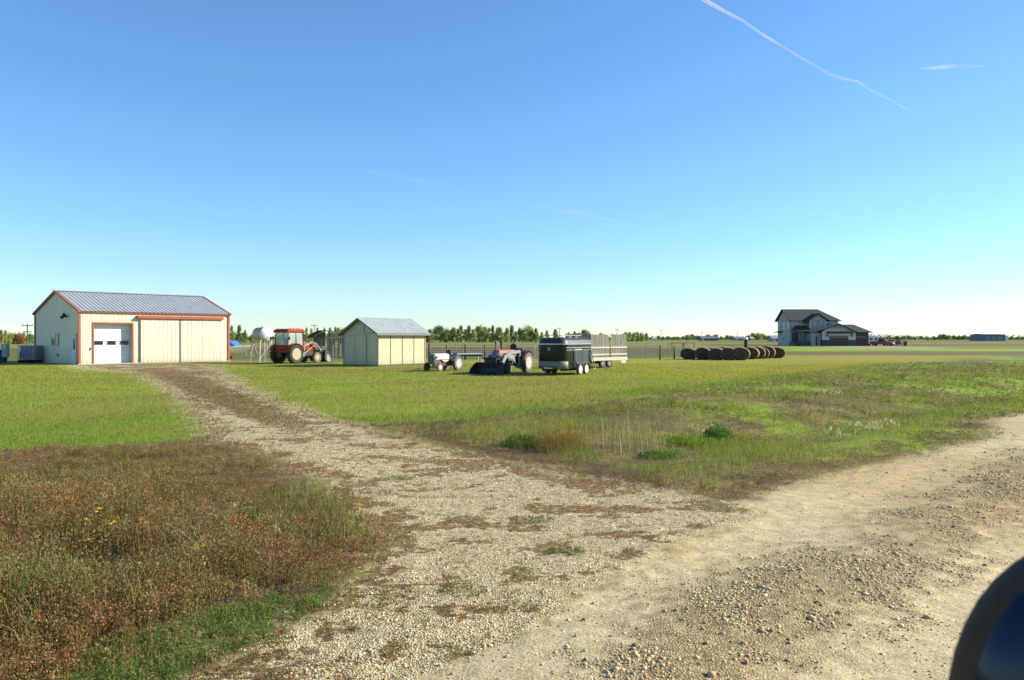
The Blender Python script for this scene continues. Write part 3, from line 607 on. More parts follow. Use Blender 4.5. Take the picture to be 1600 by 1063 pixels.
    b = MB(); b.bb(-.05, -.032, y0 + .07, 4.72, za + .07, zb - .07); b.build('window_pane', mat('curtained_glass', (.22, .17, .10), .25, 0, .4, 3), wn)
    b = MB(); b.bb(-.05, -.032, 4.78, y1 - .07, za + .07, zb - .07); b.build('window_pane', M_glass, wn)
    b = MB(); b.bb(-.09, -.03, .44, .52, 0.05, 2.16); b.bb(-.09, -.03, 1.50, 1.58, .05, 2.16); b.bb(-.09, -.03, .52, 1.50, 2.08, 2.16); b.build('door_frame', mat('pale_blue_grey_frame', (.50, .54, .56), .5), t)
    b = MB(); b.bb(-.06, -.02, .52, 1.50, .05, 2.08); dr = b.build('side_door', mat('pale_grey_door', (.56, .60, .64), .5), t)
    b = MB(); b.bb(-.07, -.058, .66, 1.02, 1.05, 1.92); b.build('window_pane', M_glass, dr)
    b = MB(); b.lathe([(.035, -.12), (.035, -.06)], (0, 1.38, 1.02), 'x', 12); b.build('handle', M_steel, dr)
    b = MB(); b.box(-.12, 2.35, 3.46, .18, .16, .14); b.tube((-.16, 2.35, 3.50), (-.30, 2.12, 3.58), .07, 10, .12); b.tube((-.16, 2.35, 3.50), (-.30, 2.62, 3.36), .07, 10, .12); b.build('wall_lamp', M_black, t)
    b = MB(); b.box(-.06, 4.15, .62, .08, .16, .18); b.build('outlet_box', M_tgrey, t)
    b = MB(); b.box(1.0 - .22, -.06, 1.12, .06, .08, .16); b.build('latch', M_steel, t)
workshop()

# ---------------------------------------------------------------- small shed
def shed():
    A = math.atan2(.755, .656); L_, Wd, E, Rg = 4.2, 3.65, 2.24, 3.16
    t = thing('garden_shed', 'small tan panelled shed with a grey metal roof right of the cab tractor', 'shed', (-8.82, 54.04, 0), A)
    top = lambda y: E + (Rg - E) * (1 - abs(y - Wd / 2) / (Wd / 2))
    b = MB(); poly = [(0, .06), (Wd, .06), (Wd, E), (Wd / 2, Rg), (0, E)]
    b.prism(poly, 0, L_, 'yz'); wl = b.build('wall', M_ply, t)
    b = MB()
    for x in (1.05, 2.1, 3.15): b.bb(x - .012, x + .012, -.022, -.003, .08, E - .02)
    b.bb(0.04, L_ - .04, -.03, -.004, .04, .12)
    b.build('batten', M_plydark, t)
    for (x, y) in ((0, 0), (L_, 0), (0, Wd), (L_, Wd)): b = MB(); b.box(x, y, E / 2 + .05, .07, .07, E - .08); b.build('corner_trim', mat('brown_trim', (.40, .26, .13), .8, 0, .25, 6), t)
    b = MB(); b.bb(-.035, -.004, 1.2, 2.42, .12, 2.08); dr = b.build('door', M_ply, t)
    b = MB(); b.bb(-.05, -.036, 1.18, 1.24, .1, 2.1); b.bb(-.05, -.036, 2.38, 2.44, .1, 2.1); b.bb(-.05, -.036, 1.24, 2.38, 2.06, 2.12); b.build('door_trim', mat('shed_door_trim', (.42, .37, .25), .85), dr)
    b = MB(); b.bb(-.02, -.004, 1.42, 1.47, 2.2, 2.86); b.bb(-.02, -.004, 0.02, 1.4, 2.19, 2.22); b.build('panel_joint', M_plydark, t)
    b = MB(); b.bb(-.06, L_ + .06, -.06, Wd + .06, -.05, .055); b.build('skid', M_wooddk, t)
    o = .28; sl = math.hypot(Wd / 2, Rg - E); nx = (Rg - E) / sl; ny = (Wd / 2) / sl; b = MB()
    for s in (0, 1):
        y0 = -o if s == 0 else Wd + o; sg = 1 if s == 0 else -1
        b.ribbed((-.3, y0, E - o * (Rg - E) / (Wd / 2) + .09), (1, 0, 0), (0, sg * ny, nx), (0, -sg * nx, ny), L_ + .6, (Wd / 2 + o) / ny, .23, .025)
    b.build('roof', mat('pale_roofing', (.44, .47, .43), .5, .05, .14, 2), t, recalc=False)
    b = MB()
    f = lambda y: E + (Rg - E) * (1 - abs(y - Wd / 2) / (Wd / 2)) + .08
    for x in (-.3, L_ + .24):
        for y0, y1 in ((-o, Wd / 2), (Wd / 2, Wd + o)):
            b.prism([(y0, f(y0)), (y1, f(y1)), (y1, f(y1) - .12), (y0, f(y0) - .12)], x, x + .06, 'yz')
    b.bb(-.24, L_ + .24, -o, -o + .03, f(-o) - .12, f(-o)); b.bb(-.24, L_ + .24, Wd + o - .03, Wd + o, f(-o) - .12, f(-o))
    b.build('fascia', mat('dark_green_grey_fascia', (.16, .19, .17), .7), t)
shed()

# ---------------------------------------------------------------- red cab tractor with front loader
def cab_tractor():
    hd = R(59)
    t = thing('cab_tractor', 'red tractor with glazed cab, cream wheels and raised front loader, left of the small shed', 'tractor', (-16.64, 60.5, 0), hd)
    for s in (-1, 1):
        wheel(t, 0, s * .86, .70, .70, .42, M_tyre, M_crim, .60, 22, s)
        wheel(t, 2.35, s * .70, .41, .41, .26, M_tyredust, M_crim, .52, 16, s)
    b = MB(); b.bb(-.35, 1.2, -.32, .32, .5, 1.05); b.bb(1.2, 2.75, -.22, .22, .55, .92); b.tube((2.35, -.62, .42), (2.35, .62, .42), .06); b.tube((0, -.7, .7), (0, .7, .7), .12); b.bb(-.75, -.35, -.25, .25, .45, .8); b.build('chassis', M_iron, t)
    b = MB(); b.prism([(1.05, .95), (2.72, .92), (2.78, 1.35), (2.6, 1.47), (1.05, 1.52)], -.27, .27, 'xz'); hood = b.build('hood', M_tred, t, bevel=.03)
    b = MB(); b.bb(2.72, 2.80, -.22, .22, .92, 1.36); b.build('grille', M_black, hood)
    b = MB(); b.path([(1.75, .05, 1.45), (1.75, .05, 2.05)], .035, 8); b.tube((1.75, .05, 2.05), (1.72, .05, 2.32), .05, 8, .045); b.build('exhaust_pipe', M_iron, t)
    # cab: lower body, corner posts, roof, glass
    x0, x1, yy, z0, z1 = -.55, 1.08, .72, 1.12, 2.30
    b = MB(); b.bb(x0, x1, -yy, yy, 1.02, 1.32); b.bb(x0 - .05, x1 - .2, -yy + .05, yy - .05, .78, 1.02); b.build('cab_body', M_tred, t, bevel=.04)
    b = MB(); P = []
    for s in (-1, 1):
        for (xa, xb) in ((x0 + .05, x0 + .10), (.30, .28), (x1 - .04, x1 - .16)):
            b.tube((xa, s * (yy - .04), 1.3), (xb, s * (yy - .09), z1), .045, 6)
        b.tube((x0 + .08, s * (yy - .04), 1.33), (x1 - .05, s * (yy - .04), 1.33), .04, 6)
    b.tube((x0 + .06, -yy + .06, 1.33), (x0 + .06, yy - .06, 1.33), .04, 6); b.tube((x1 - .06, -yy + .06, 1.33), (x1 - .06, yy - .06, 1.33), .04, 6)
    cf = b.build('cab_frame', M_tred, t, True)
    gm = bpy.data.materials.new('tinted_cab_glass'); gm.use_nodes = True; N = gm.node_tree.nodes; pb = N['Principled BSDF']
    pb.inputs['Base Color'].default_value = (.45, .60, .55, 1); pb.inputs['Roughness'].default_value = .05; pb.inputs['Alpha'].default_value = .38
    for (a, c_) in (((x0 + .10, .26), 0), ((.32, x1 - .12), 0)):
        for s in (-1, 1):
            b = MB(); b.bb(a[0], a[1], s * (yy - .065) - .006, s * (yy - .065) + .006, 1.37, z1 - .02); b.build('cab_window', gm, t)
    b = MB(); b.bb(x0 + .07, x0 + .08, -yy + .1, yy - .1, 1.37, z1 - .02); b.build('cab_window', gm, t)
    b = MB(); b.bb(x1 - .12, x1 - .11, -yy + .1, yy - .1, 1.37, z1 - .02); b.build('windscreen', gm, t)
    b = MB(); b.prism([(x0 - .10, z1 - .02), (x1 + .06, z1 - .02), (x1 + .02, z1 + .16), (x1 - .2, z1 + .26), (x0 + .2, z1 + .26), (x0 - .06, z1 + .14)], -yy - .03, yy + .03, 'xz'); b.build('cab_roof', M_tred, t, bevel=.05)
    b = MB(); b.bb(.0, .45, -.22, .22, 1.05, 1.35); b.bb(-.1, .0, -.22, .22, 1.2, 1.85); b.build('seat', M_black, t, bevel=.04)
    b = MB(); b.lathe([(.19, -.012), (.19, .012)], (.75, 0, 1.55), 'x', 16); b.tube((.75, 0, 1.55), (.95, 0, 1.3), .03); b.build('steering_wheel', M_black, t)
    # fenders over rear wheels
    for s in (-1, 1):
        b = MB(); pts = []
        for i in range(9):
            a = R(10 + 150 * i / 8); pts.append((.80 * math.cos(a) * 1.0, .70 + .80 * math.sin(a)))
        for (p, q) in zip(pts[:-1], pts[1:]):
            b.add([(p[0], s * .62, p[1]), (q[0], s * .62, q[1]), (q[0], s * 1.04, q[1]), (p[0], s * 1.04, p[1]), (p[0], s * .62, p[1] - .03), (q[0], s * .62, q[1] - .03), (q[0], s * 1.04, q[1] - .03), (p[0], s * 1.04, p[1] - .03)], [(0, 1, 2, 3), (7, 6, 5, 4), (0, 4, 5, 1), (3, 2, 6, 7), (0, 3, 7, 4), (1, 5, 6, 2)])
        b.build('fender', M_tred, t)
    # loader
    for s in (-1, 1):
        b = MB(); b.prism([(1.10, .45), (1.22, .45), (1.30, 1.30), (1.16, 1.36)], s * .50 - .06, s * .50 + .06, 'xz'); b.tube((1.2, s * .5, 1.28), (1.75, s * .5, 1.38), .05); b.build('loader_post', M_lgrey, t)
        b = MB(); pts = [(1.22, 1.30), (2.05, 1.56), (2.55, 1.42), (2.95, .95), (3.22, .42)]
        for p, q in zip(pts[:-1], pts[1:]): b.tube((p[0], s * .50, p[1]), (q[0], s * .50, q[1]), .062, 8)
        b.build('loader_arm', mat('worn_grey_loader', (.20, .21, .18), .7, 0, .3, 5), t, True)
        b = MB(); b.tube((1.25, s * .50, .70), (1.95, s * .50, 1.12), .038); b.tube((1.95, s * .50, 1.12), (2.50, s * .50, 1.38), .022); b.tube((2.5, s * .5, 1.3), (3.3, s * .5, .85), .03); b.build('hydraulic_ram', mat('tan_ram', (.34, .29, .18), .6), t, True)
    b = MB(); b.tube((2.95, -.5, .95), (2.95, .5, .95), .045); b.build('cross_tube', M_lgrey, t)
    prof = [(3.15, .85), (3.12, .35), (3.30, .08), (3.95, .03), (3.95, .07), (3.36, .14), (3.20, .38), (3.22, .85)]
    b = MB(); b.prism(prof, -.80, .80, 'xz'); b.bb(3.12, 3.9, -.05, .05, .05, .16); bk = b.build('loader_bucket', M_iron, t)
    for s in (-1, 1):
        b = MB(); b.prism([(3.15, .85), (3.12, .35), (3.30, .08), (3.95, .03), (3.88, .35), (3.55, .78)], s * .80 - .02, s * .80 + .02, 'xz'); b.build('bucket_side', M_iron, bk)
    b = MB(); b.prism([(3.30, .62), (3.28, .2), (3.42, .08), (3.72, .06), (3.66, .40), (3.5, .6)], -.845, -.822, 'xz'); b.build('pale_patch', mat('pale_grey_steel', (.24, .25, .22), .6, 0, .2, 6), bk)  # paler grey patch on the right bucket side only
    b = MB()
    b.tube((3.2, -.84, .92), (3.2, .84, .92), .05); b.tube((3.2, 0, .9), (3.17, 0, .7), .04); b.tube((3.2, -.5, .92), (3.9, -.5, .80), .035); b.tube((3.2, .5, .92), (3.9, .5, .80), .035); b.build('grapple', M_iron, bk)
    for s in (-1, 1):
        b = MB(); b.tube((x0, s * .72, 1.9), (x0 - .12, s * .95, 1.95), .015); b.box(x0 - .12, s * .97, 1.86, .03, .14, .24); b.build('mirror', M_black, t)
    for y in (-.45, -.15, .15, .45): b = MB(); b.box(x1 - .25, y, z1 + .30, .08, .10, .07); b.build('roof_light', mat('amber_lamp', (.6, .3, .1), .3), t)
    b = MB(); b.tube((-.4, -.3, .6), (-1.0, -.3, .42), .03); b.tube((-.4, .3, .6), (-1.0, .3, .42), .03); b.box(-.55, 0, .45, .5, .08, .06); b.build('hitch', M_iron, t)
cab_tractor()

# ---------------------------------------------------------------- small old grey tractor
def old_tractor():
    hd = math.atan2(-.835, -.55)
    t = thing('vintage_tractor', 'small old tractor with white hood, just right of the small shed', 'tractor', (-3.50, 47.66, 0), hd)
    M_dred = mat('dark_maroon_paint', (.12, .03, .025), .5, 0, .3, 6)
    for s in (-1, 1):
        wheel(t, 0, s * .44, .42, .42, .20, M_tyredust, M_wrim, .60, 16, s)
        wheel(t, 1.70, s * .46, .25, .25, .12, M_tyredust if s > 0 else M_tyre, M_wrim, .55, 0, s)
    b = MB(); b.bb(-.2, .35, -.2, .2, .3, .66); b.bb(.35, 1.0, -.15, .15, .3, .62); b.bb(1.0, 1.62, -.11, .11, .33, .60); b.tube((1.70, -.4, .25), (1.70, .4, .25), .04); b.tube((1.7, 0, .25), (1.7, 0, .45), .06); b.tube((0, -.42, .42), (0, .42, .42), .09); b.build('engine_block', M_dred, t)
    b = MB()
    for i, x in enumerate((.62, .74, .86, .98)): b.box(x, .17, .56, .07, .05, .07)
    b.tube((.5, .17, .60), (1.1, .17, .60), .03); b.build('manifold', mat('pale_manifold', (.6, .58, .52), .6), t)
    b = MB(); b.prism([(-.19, .66), (.19, .66), (.22, .86), (.15, .97), (0, 1.0), (-.15, .97), (-.22, .86)], .50, 1.72, 'yz'); b.build('hood', mat('white_hood', (.62, .60, .50), .5, 0, .1, 4), t, bevel=.02)
    b = MB(); b.prism([(-.22, .40), (.22, .40), (.24, .84), (.14, .95), (-.14, .95), (-.24, .84)], 1.725, 1.92, 'yz'); g = b.build('radiator_grille', mat('dark_green_grey', (.06, .10, .09), .5), t, bevel=.03)
    for s in (-1, 1): b = MB(); b.lathe([(.055, -.06), (.065, .04)], (1.72, s * .28, .80), 'x', 12); b.build('headlight', M_steel, t, True)
    for s in (-1, 1):
        b = MB(); pts = [(.50 * math.cos(R(a)), .40 + .50 * math.sin(R(a))) for a in range(20, 150, 16)]
        for p, q in zip(pts[:-1], pts[1:]): b.slab([(p[0], s * .30, p[1]), (q[0], s * .30, q[1]), (q[0], s * .56, q[1]), (p[0], s * .56, p[1])], .02)
        b.build('fender', M_tgrey, t)
    b = MB(); b.bb(-.28, .02, -.17, .17, .80, .84); b.bb(-.34, -.28, -.17, .17, .80, 1.0); b.tube((-.12, 0, .6), (-.14, 0, .8), .03); b.build('seat', M_tgrey, t)
    b = MB(); b.tube((.55, 0, .85), (.28, 0, 1.02), .016); b.lathe([(.17, -.012), (.17, .012)], (.28, 0, 1.03), 'x', 16); b.build('steering_wheel', M_black, t)
    b = MB(); b.tube((.9, -.22, .55), (.9, -.26, .36), .02); b.tube((.9, -.26, .34), (-.6, -.26, .34), .022); b.build('exhaust_pipe', M_iron, t)
old_tractor()

def white_wagon():
    t = thing('flat_wagon', 'low wagon with a white flat deck standing behind the small old tractor', 'wagon', (-2.85, 50.6, 0), R(12))
    b = MB(); b.bb(-1.25, 1.0, -.55, .55, .86, .93); b.build('deck', mat('white_deck', (.76, .75, .66), .6, 0, .08, 3), t)
    b = MB(); b.bb(-1.2, .95, -.5, -.44, .76, .86); b.bb(-1.2, .95, .44, .5, .76, .86); b.bb(-1.2, -1.14, -.44, .44, .76, .86); b.build('frame', M_iron, t)
    for x in (-1.0, .85):
        for y in (-.45, .45):
            b = MB(); b.tube((x, y, 0), (x, y, .76), .03, 6); b.build('leg', mat('pale_leg', (.55, .54, .48), .6), t)
    for s in (-1, 1): wheel(t, -.55, s * .5, .22, .22, .14, M_tyre, M_tgrey, .5, 0, s, 18)
    b = MB(); b.tube((-.55, -.5, .22), (-.55, .5, .22), .03); b.tube((-.55, 0, .22), (-.55, 0, .78), .04); b.build('axle', M_iron, t)
white_wagon()

# ---------------------------------------------------------------- red open tractor with loader bucket towards the road
def loader_tractor():
    hd = math.atan2(-.875, -.485)
    t = thing('loader_tractor', 'open tractor with faded red hood, grey loader arms and wide black bucket', 'tractor', (.285, 44.69, 0), hd)
    for s in (-1, 1):
        wheel(t, 0, s * .60, .56, .56, .30, M_tyredust, M_wrim, .58, 20, s)
        wheel(t, 2.0, s * .48, .30, .30, .16, M_tyre, M_iron, .55, 0, s)
    b = MB(); b.bb(-.3, .7, -.25, .25, .40, .85); b.bb(.7, 2.3, -.2, .2, .40, .78); b.tube((2.0, -.45, .30), (2.0, .45, .30), .05); b.tube((0, -.55, .56), (0, .55, .56), .12); b.bb(.7, 1.6, .2, .3, .5, .8); b.build('chassis', M_iron, t)
    b = MB(); b.prism([(-.22, .80), (.22, .80), (.25, 1.10), (.17, 1.24), (0, 1.27), (-.17, 1.24), (-.25, 1.10)], .55, 2.28, 'yz'); b.build('hood', M_fred, t, bevel=.02)
    b = MB(); b.bb(2.285, 2.36, -.25, .25, .55, 1.18); b.build('grille', M_tgrey, t, bevel=.03)
    b = MB(); b.bb(1.0, 2.2, .252, .275, .80, 1.0); b.build('side_stripe', mat('cream_paint', (.66, .58, .42), .5), t)
    b = MB(); b.tube((1.75, .0, 1.25), (1.75, 0, 1.86), .035); b.tube((1.75, 0, 1.40), (1.75, 0, 1.70), .055); b.build('exhaust_pipe', M_iron, t)
    for s in (-1, 1):
        b = MB(); pts = [(.66 * math.cos(R(a)), .56 + .66 * math.sin(R(a))) for a in range(15, 165, 15)]
        for p, q in zip(pts[:-1], pts[1:]): b.slab([(p[0], s * .40, p[1]), (q[0], s * .40, q[1]), (q[0], s * .72, q[1]), (p[0], s * .72, p[1])], .025)
        b.prism(pts + [(-.62, .7), (.62, .7)], s * .40 - .01, s * .40 + .01, 'xz')
        b.build('fender', mat('dark_red_fender', (.10, .022, .018), .5, 0, .25, 5), t)
    b = MB(); b.bb(-.2, .2, -.2, .2, .98, 1.04); b.bb(-.26, -.2, -.2, .2, 1.0, 1.32); b.tube((0, 0, .8), (0, 0, .98), .05); b.build('seat', M_black, t, bevel=.02)
    b = MB(); b.tube((.75, 0, 1.1), (.42, 0, 1.38), .018); b.lathe([(.20, -.012), (.20, .012)], (.42, 0, 1.4), 'x', 18); b.build('steering_wheel', M_black, t)
    b = MB()
    for y in (-.12, .0, .12): b.tube((.60, y - .25, .9), (.5, y - .25, 1.42), .013); b.lathe([(.02, -.02), (.02, .02)], (.5, y - .25, 1.43), 'z', 8)
    b.build('control_lever', M_iron, t)
    for s in (-1, 1):
        b = MB(); b.prism([(.55, .25), (.68, .25), (.66, 1.22), (.56, 1.25)], s * .46 - .05, s * .46 + .05, 'xz'); b.tube((.62, s * .46, .3), (.62, s * .2, .4), .05); b.build('loader_post', M_lgrey, t)
        b = MB(); b.prism([(.56, 1.10), (1.55, 1.02), (2.10, .80), (2.75, .18), (2.86, .26), (2.25, .98), (1.65, 1.20), (.56, 1.24)], s * .46 - .045, s * .46 + .045, 'xz'); b.build('loader_arm', M_lgrey, t)
        b = MB(); b.prism([(1.0, .62), (1.75, .72), (1.75, .98), (1.1, 1.0)], s * .42 - .012, s * .42 + .012, 'xz'); b.build('engine_side_panel', M_lgrey, t)
        b = MB(); b.tube((.65, s * .50, .32), (1.5, s * .50, .78), .032); b.tube((1.5, s * .5, .78), (2.0, s * .5, .95), .02); b.build('hydraulic_ram', M_steel, t, True)
    b = MB(); b.tube((2.4, -.46, .62), (2.4, .46, .62), .04); b.tube((2.78, -.46, .26), (2.78, .46, .26), .04); b.build('cross_tube', M_iron, t)
    prof = [(2.95, .58), (2.86, .34), (2.90, .10), (3.10, .01), (3.75, .0), (3.75, .035), (3.12, .05), (2.96, .14), (2.92, .34), (3.01, .58)]
    b = MB(); b.prism(prof, -.80, .80, 'xz'); bk = b.build('loader_bucket', M_iron, t)
    for s in (-1, 1):
        b = MB(); b.prism([(2.95, .58), (2.86, .34), (2.90, .10), (3.10, .01), (3.75, .0), (3.55, .30), (3.15, .57)], s * .80 - .015, s * .80 + .015, 'xz'); b.build('bucket_side', M_iron, bk)
    b = MB(); b.tube((2.96, -.82, .61), (2.96, .82, .61), .03)
    for y in (-.6, -.2, .2, .6): b.tube((2.96, y, .6), (2.90, y, .86), .018)
    b.tube((2.90, -.6, .86), (2.90, .6, .86), .02); b.build('bucket_guard', M_iron, bk)
    for s in (-1, 1):
        b = MB(); b.lathe([(.06, 0), (.08, .08)], (2.36, s * .2, 1.06), 'x', 12); b.build('headlight', M_steel, t, True)
    b = MB(); b.bb(2.38, 2.9, -.35, .35, .78, .84); b.bb(2.38, 2.44, -.35, .35, .45, .84); b.bb(2.84, 2.9, -.35, .35, .60, .84); b.build('brush_guard', M_iron, t)
loader_tractor()

# ---------------------------------------------------------------- black horse trailer
def horse_trailer():
    hd = math.atan2(-.87, -.48)
    t = thing('horse_trailer', 'black twin-axle horse trailer with rounded nose, pale lower band and white wheels', 'horse trailer', (2.74, 42.6, 0), hd)
    M_bk = mat('gloss_black_paint', (.010, .014, .015), .30, 0, .2, 3, spec=.35)
    M_gb = mat('dusty_black_side', (.035, .048, .048), .32, 0, .3, 3)
    W2, L0, L1 = .80, -1.62, 1.72
    def outline(ins=0.0, rad=.42):
        p = [(L0, -W2 + ins), (L1 - rad, -W2 + ins)]
        for i in range(1, 9): a = R(-90 + 90 * i / 9); p.append((L1 - rad + (rad - ins) * math.cos(a), -W2 + rad + (rad - ins) * math.sin(a)))
        for i in range(0, 9): a = R(90 * i / 9); p.append((L1 - rad + (rad - ins) * math.cos(a), W2 - rad + (rad - ins) * math.sin(a)))
        p += [(L1 - rad, W2 - ins), (L0, W2 - ins)]; return p
    def loft(levels, m, name, smooth=True, par=t):
        b = MB(); n = len(outline()); vs = []
        for z, ins in levels: vs += [(x - 0 * ins, y, z) for x, y in outline(ins)]
        fs = []
        for j in range(len(levels) - 1):
            for i in range(n): fs.append((j * n + i, j * n + (i + 1) % n, (j + 1) * n + (i + 1) % n, (j + 1) * n + i))
        fs.append(tuple(range(n))); fs.append(tuple(range((len(levels) - 1) * n, len(levels) * n))); b.add(vs, fs)
        return b.build(name, m, par, smooth)
    body = loft([(.33, .02), (.36, 0), (1.56, 0)], M_bk, 'body')
    loft([(1.60, .0), (1.74, .03), (1.84, .12), (1.90, .28)], mat('roof_black', (.022, .024, .024), .5, 0, .2, 3), 'roof')
    loft([(1.562, -.012), (1.598, -.012)], mat('silver_rail', (.62, .62, .58), .3, .6), 'drip_rail')
    # pale lower band round the nose
    b = MB(); p = [q for q in outline(-.012) if q[0] > L1 - .46]; 
    p = sorted(p, key=lambda q: q[1]); vs = [(x, y, .34) for x, y in p] + [(x, y, .72) for x, y in p]; n = len(p)
    b.add(vs, [(i, i + 1, n + i + 1, n + i) for i in range(n - 1)]); o = b.build('stone_guard', mat('pale_band', (.17, .17, .13), .55, 0, .1, 3), t, True, recalc=False)
    so_ = o.modifiers.new('thick', 'SOLIDIFY'); so_.thickness = .012
    # lit side: windows slots, louvre rail, doors, fender, wheels
    for s in (1, -1):
        y = s * (W2 + .004)
        b = MB(); b.box(.0, y, 1.50, 2.9, .012, .10); b.build('window_slot', M_glass, t)
        b = MB(); b.box(.0, y + s * .01, 1.40, 3.1, .03, .035); b.box(0, y + s * .01, 1.27, 3.1, .03, .025); b.build('side_rail', mat('grey_rail', (.30, .31, .30), .4, .3), t)
        b = MB(); b.box(0, y, 1.335, 2.6, .012, .07); b.build('window_slot', M_glass, t)
        for x0, x1 in ((-.35, .48), (-1.22, -.39)):
            b = MB(); b.bb(x0, x1, min(y, y + s * .02), max(y, y + s * .02), .62, 1.24); b.build('side_panel', M_gb, t, bevel=.008)
        for bars in ([((.55, s * (W2 + .03), .36), (.62, s * (W2 + .03), 1.25))], [((.22, s * (W2 + .09), .36), (.52, s * (W2 + .04), .82))], [((-1.48, s * (W2 + .03), 1.25), (-1.60, s * (W2 + .26), .28)), ((-1.42, s * (W2 + .22), .26), (-1.60, s * (W2 + .26), .28)), ((-1.30, s * (W2 + .03), 1.15), (-1.42, s * (W2 + .22), .26))]):
            b = MB()
            for p_, q_ in bars: b.tube(p_, q_, .024)
            b.build('prop_bar', M_tgrey, t)
        b = MB()
        for cx in (.14, -.62):
            pts = [(cx + .35 * math.cos(R(a)), .29 + .34 * math.sin(R(a))) for a in range(20 if cx > 0 else 8, 172 if cx > 0 else 162, 14)]
            for p_, q_ in zip(pts[:-1], pts[1:]): b.slab([(p_[0], s * (W2 - .02), p_[1]), (q_[0], s * (W2 - .02), q_[1]), (q_[0], s * (W2 + .24), q_[1]), (p_[0], s * (W2 + .24), p_[1])], .02)
        b.build('fender', mat('grey_fender', (.22, .22, .20), .45, .2, .2, 5), t)
        for cx in (.14, -.62): wheel(t, cx, s * (W2 + .10), .28, .28, .18, M_tyredust, mat('bright_white_wheel', (.82, .82, .78), .4), .66, 0, s)
        b = MB(); b.lathe([(.045, 0), (.03, s * .03)], (1.12, y, 1.28), 'y', 12); b.build('marker_lamp', M_wrim, t)
    # small pale lettering strip on the side: unreadable at this distance, kept as short dashes
    b = MB(); x = .46
    for wdt in (.10, .05, .16, .12, .08, .10): b.box(x - wdt / 2, W2 + .012, 1.305, wdt, .006, .035); x -= wdt + .04
    b.build('side_lettering', mat('pale_lettering', (.66, .66, .62), .5), t)
    b = MB(); b.lathe([(.085, 0), (.085, .012)], (L1 - .0, -.06, 1.33), 'x', 20); em = b.build('nose_emblem', mat('grey_emblem', (.36, .38, .38), .5), t)
    b = MB(); b.lathe([(.05, 0.012), (.05, .02)], (L1, -.06, 1.33), 'x', 16); b.build('emblem_centre', M_tgrey, em)
    b = MB(); b.bb(L0, L1 - .2, -.55, -.47, .22, .33); b.bb(L0, L1 - .2, .47, .55, .22, .33); b.tube((.14, -.85, .28), (.14, .85, .28), .035); b.tube((-.62, -.85, .28), (-.62, .85, .28), .035); b.bb(L0 - .04, L0, -.78, .78, .24, 1.56); b.build('chassis', M_iron, t)
    b = MB(); b.tube((L1 - .25, -.5, .34), (L1 + .62, 0, .38), .045); b.tube((L1 - .25, .5, .34), (L1 + .62, 0, .38), .045); b.box(L1 + .66, 0, .40, .22, .10, .08); b.tube((L1 + .42, 0, .6), (L1 + .42, 0, .0), .035); b.build('tongue', M_iron, t)
    b = MB(); 
    for x in (-.9, -.1, .6): b.box(x, .1, 1.925, .34, .34, .035)
    b.build('roof_vent', M_steel, t, bevel=.01)
    b = MB(); b.tube((-1.3, -.35, 2.02), (1.2, -.35, 2.02), .015); b.tube((-1.3, .35, 2.02), (1.2, .35, 2.02), .015)
    for x in (-1.3, -.1, 1.2): b.tube((x, -.35, 1.9), (x, -.35, 2.02), .012); b.tube((x, .35, 1.9), (x, .35, 2.02), .012); b.tube((x, -.35, 2.02), (x, .35, 2.02), .012)
    b.build('roof_rack', M_steel, t)
horse_trailer()

# ---------------------------------------------------------------- flat-deck trailer carrying windbreak panels
def deck_trailer():
    A = R(47)
    t = thing('deck_trailer', 'white-edged flat-deck trailer loaded with upright weathered boards, behind the black trailer', 'trailer', (4.95, 50.7, 0), A)
    b = MB(); b.bb(0, 3.8, 0, .08, .46, .66); b.bb(0, 3.8, 2.12, 2.2, .46, .66); b.bb(0, .08, .08, 2.12, .46, .66); b.bb(3.72, 3.8, .08, 2.12, .46, .66); b.build('side_rail', mat('cream_rail', (.44, .41, .31), .6, 0, .1, 4), t)
    b = MB(); b.bb(.08, 3.72, .08, 2.12, .58, .63); b.build('deck', M_wood, t)
    for cx in (1.25, 1.95):
        for y, s in ((.16, -1), (2.04, 1)): wheel(t, cx, y, .30, .30, .2, M_tyre, M_tgrey, .55, 0, s, 20)
    b = MB(); b.tube((1.25, .2, .3), (1.25, 2, .3), .04); b.tube((1.95, .2, .3), (1.95, 2, .3), .04); b.bb(.8, 2.4, .3, .36, .34, .58); b.bb(.8, 2.4, 1.84, 1.9, .34, .58); b.build('axle', M_iron, t)
    b = MB(); b.prism([(3.0, .46), (3.7, .46), (3.6, .24), (3.2, .28)], .02, .06, 'xz'); b.build('mud_flap', mat('cream_rail', (.7, .66, .52)), t)
    b = MB(); b.tube((0, .3, .5), (-1.4, 1.1, .45), .05); b.tube((0, 1.9, .5), (-1.4, 1.1, .45), .05); b.build('tongue', M_iron, t)
deck_trailer()
def board_panel(name, label, loc, rz, L_, z0, z1, seed, rails=True, group=None, cat='windbreak panel', mt=None, raildir=-1):
    t = thing(name, label, cat, loc, rz, group); r_ = random.Random(seed); x = 0; b = MB()
    while x < L_:
        wd = r_.uniform(.10, .17); top = z1 + r_.uniform(-.025, .025); b.box(x + wd / 2, r_.uniform(-.006, .006), (z0 + top) / 2, wd, .022, top - z0, ry=R(r_.uniform(-.5, .5))); x += wd + r_.uniform(.01, .05)
    b.build('boards', mt or M_wood, t)
    for z in ((z0 + .18, z0 + .62) if rails else (z0 + .3, z1 - .4)):
        b = MB(); b.box(L_ / 2, raildir * .04, z, L_ + .1, .045, .10); b.build('rail', mat('pale_rail', (.44, .41, .32), .7), t)
    return t
A = R(47); ca, sa = math.cos(A), math.sin(A)
board_panel('windbreak_panel', 'upright grey board panel on the near half of the flat-deck trailer side', (4.95 - sa * .10, 50.7 + ca * .10, 0), A, 1.85, .66, 2.10, 1)
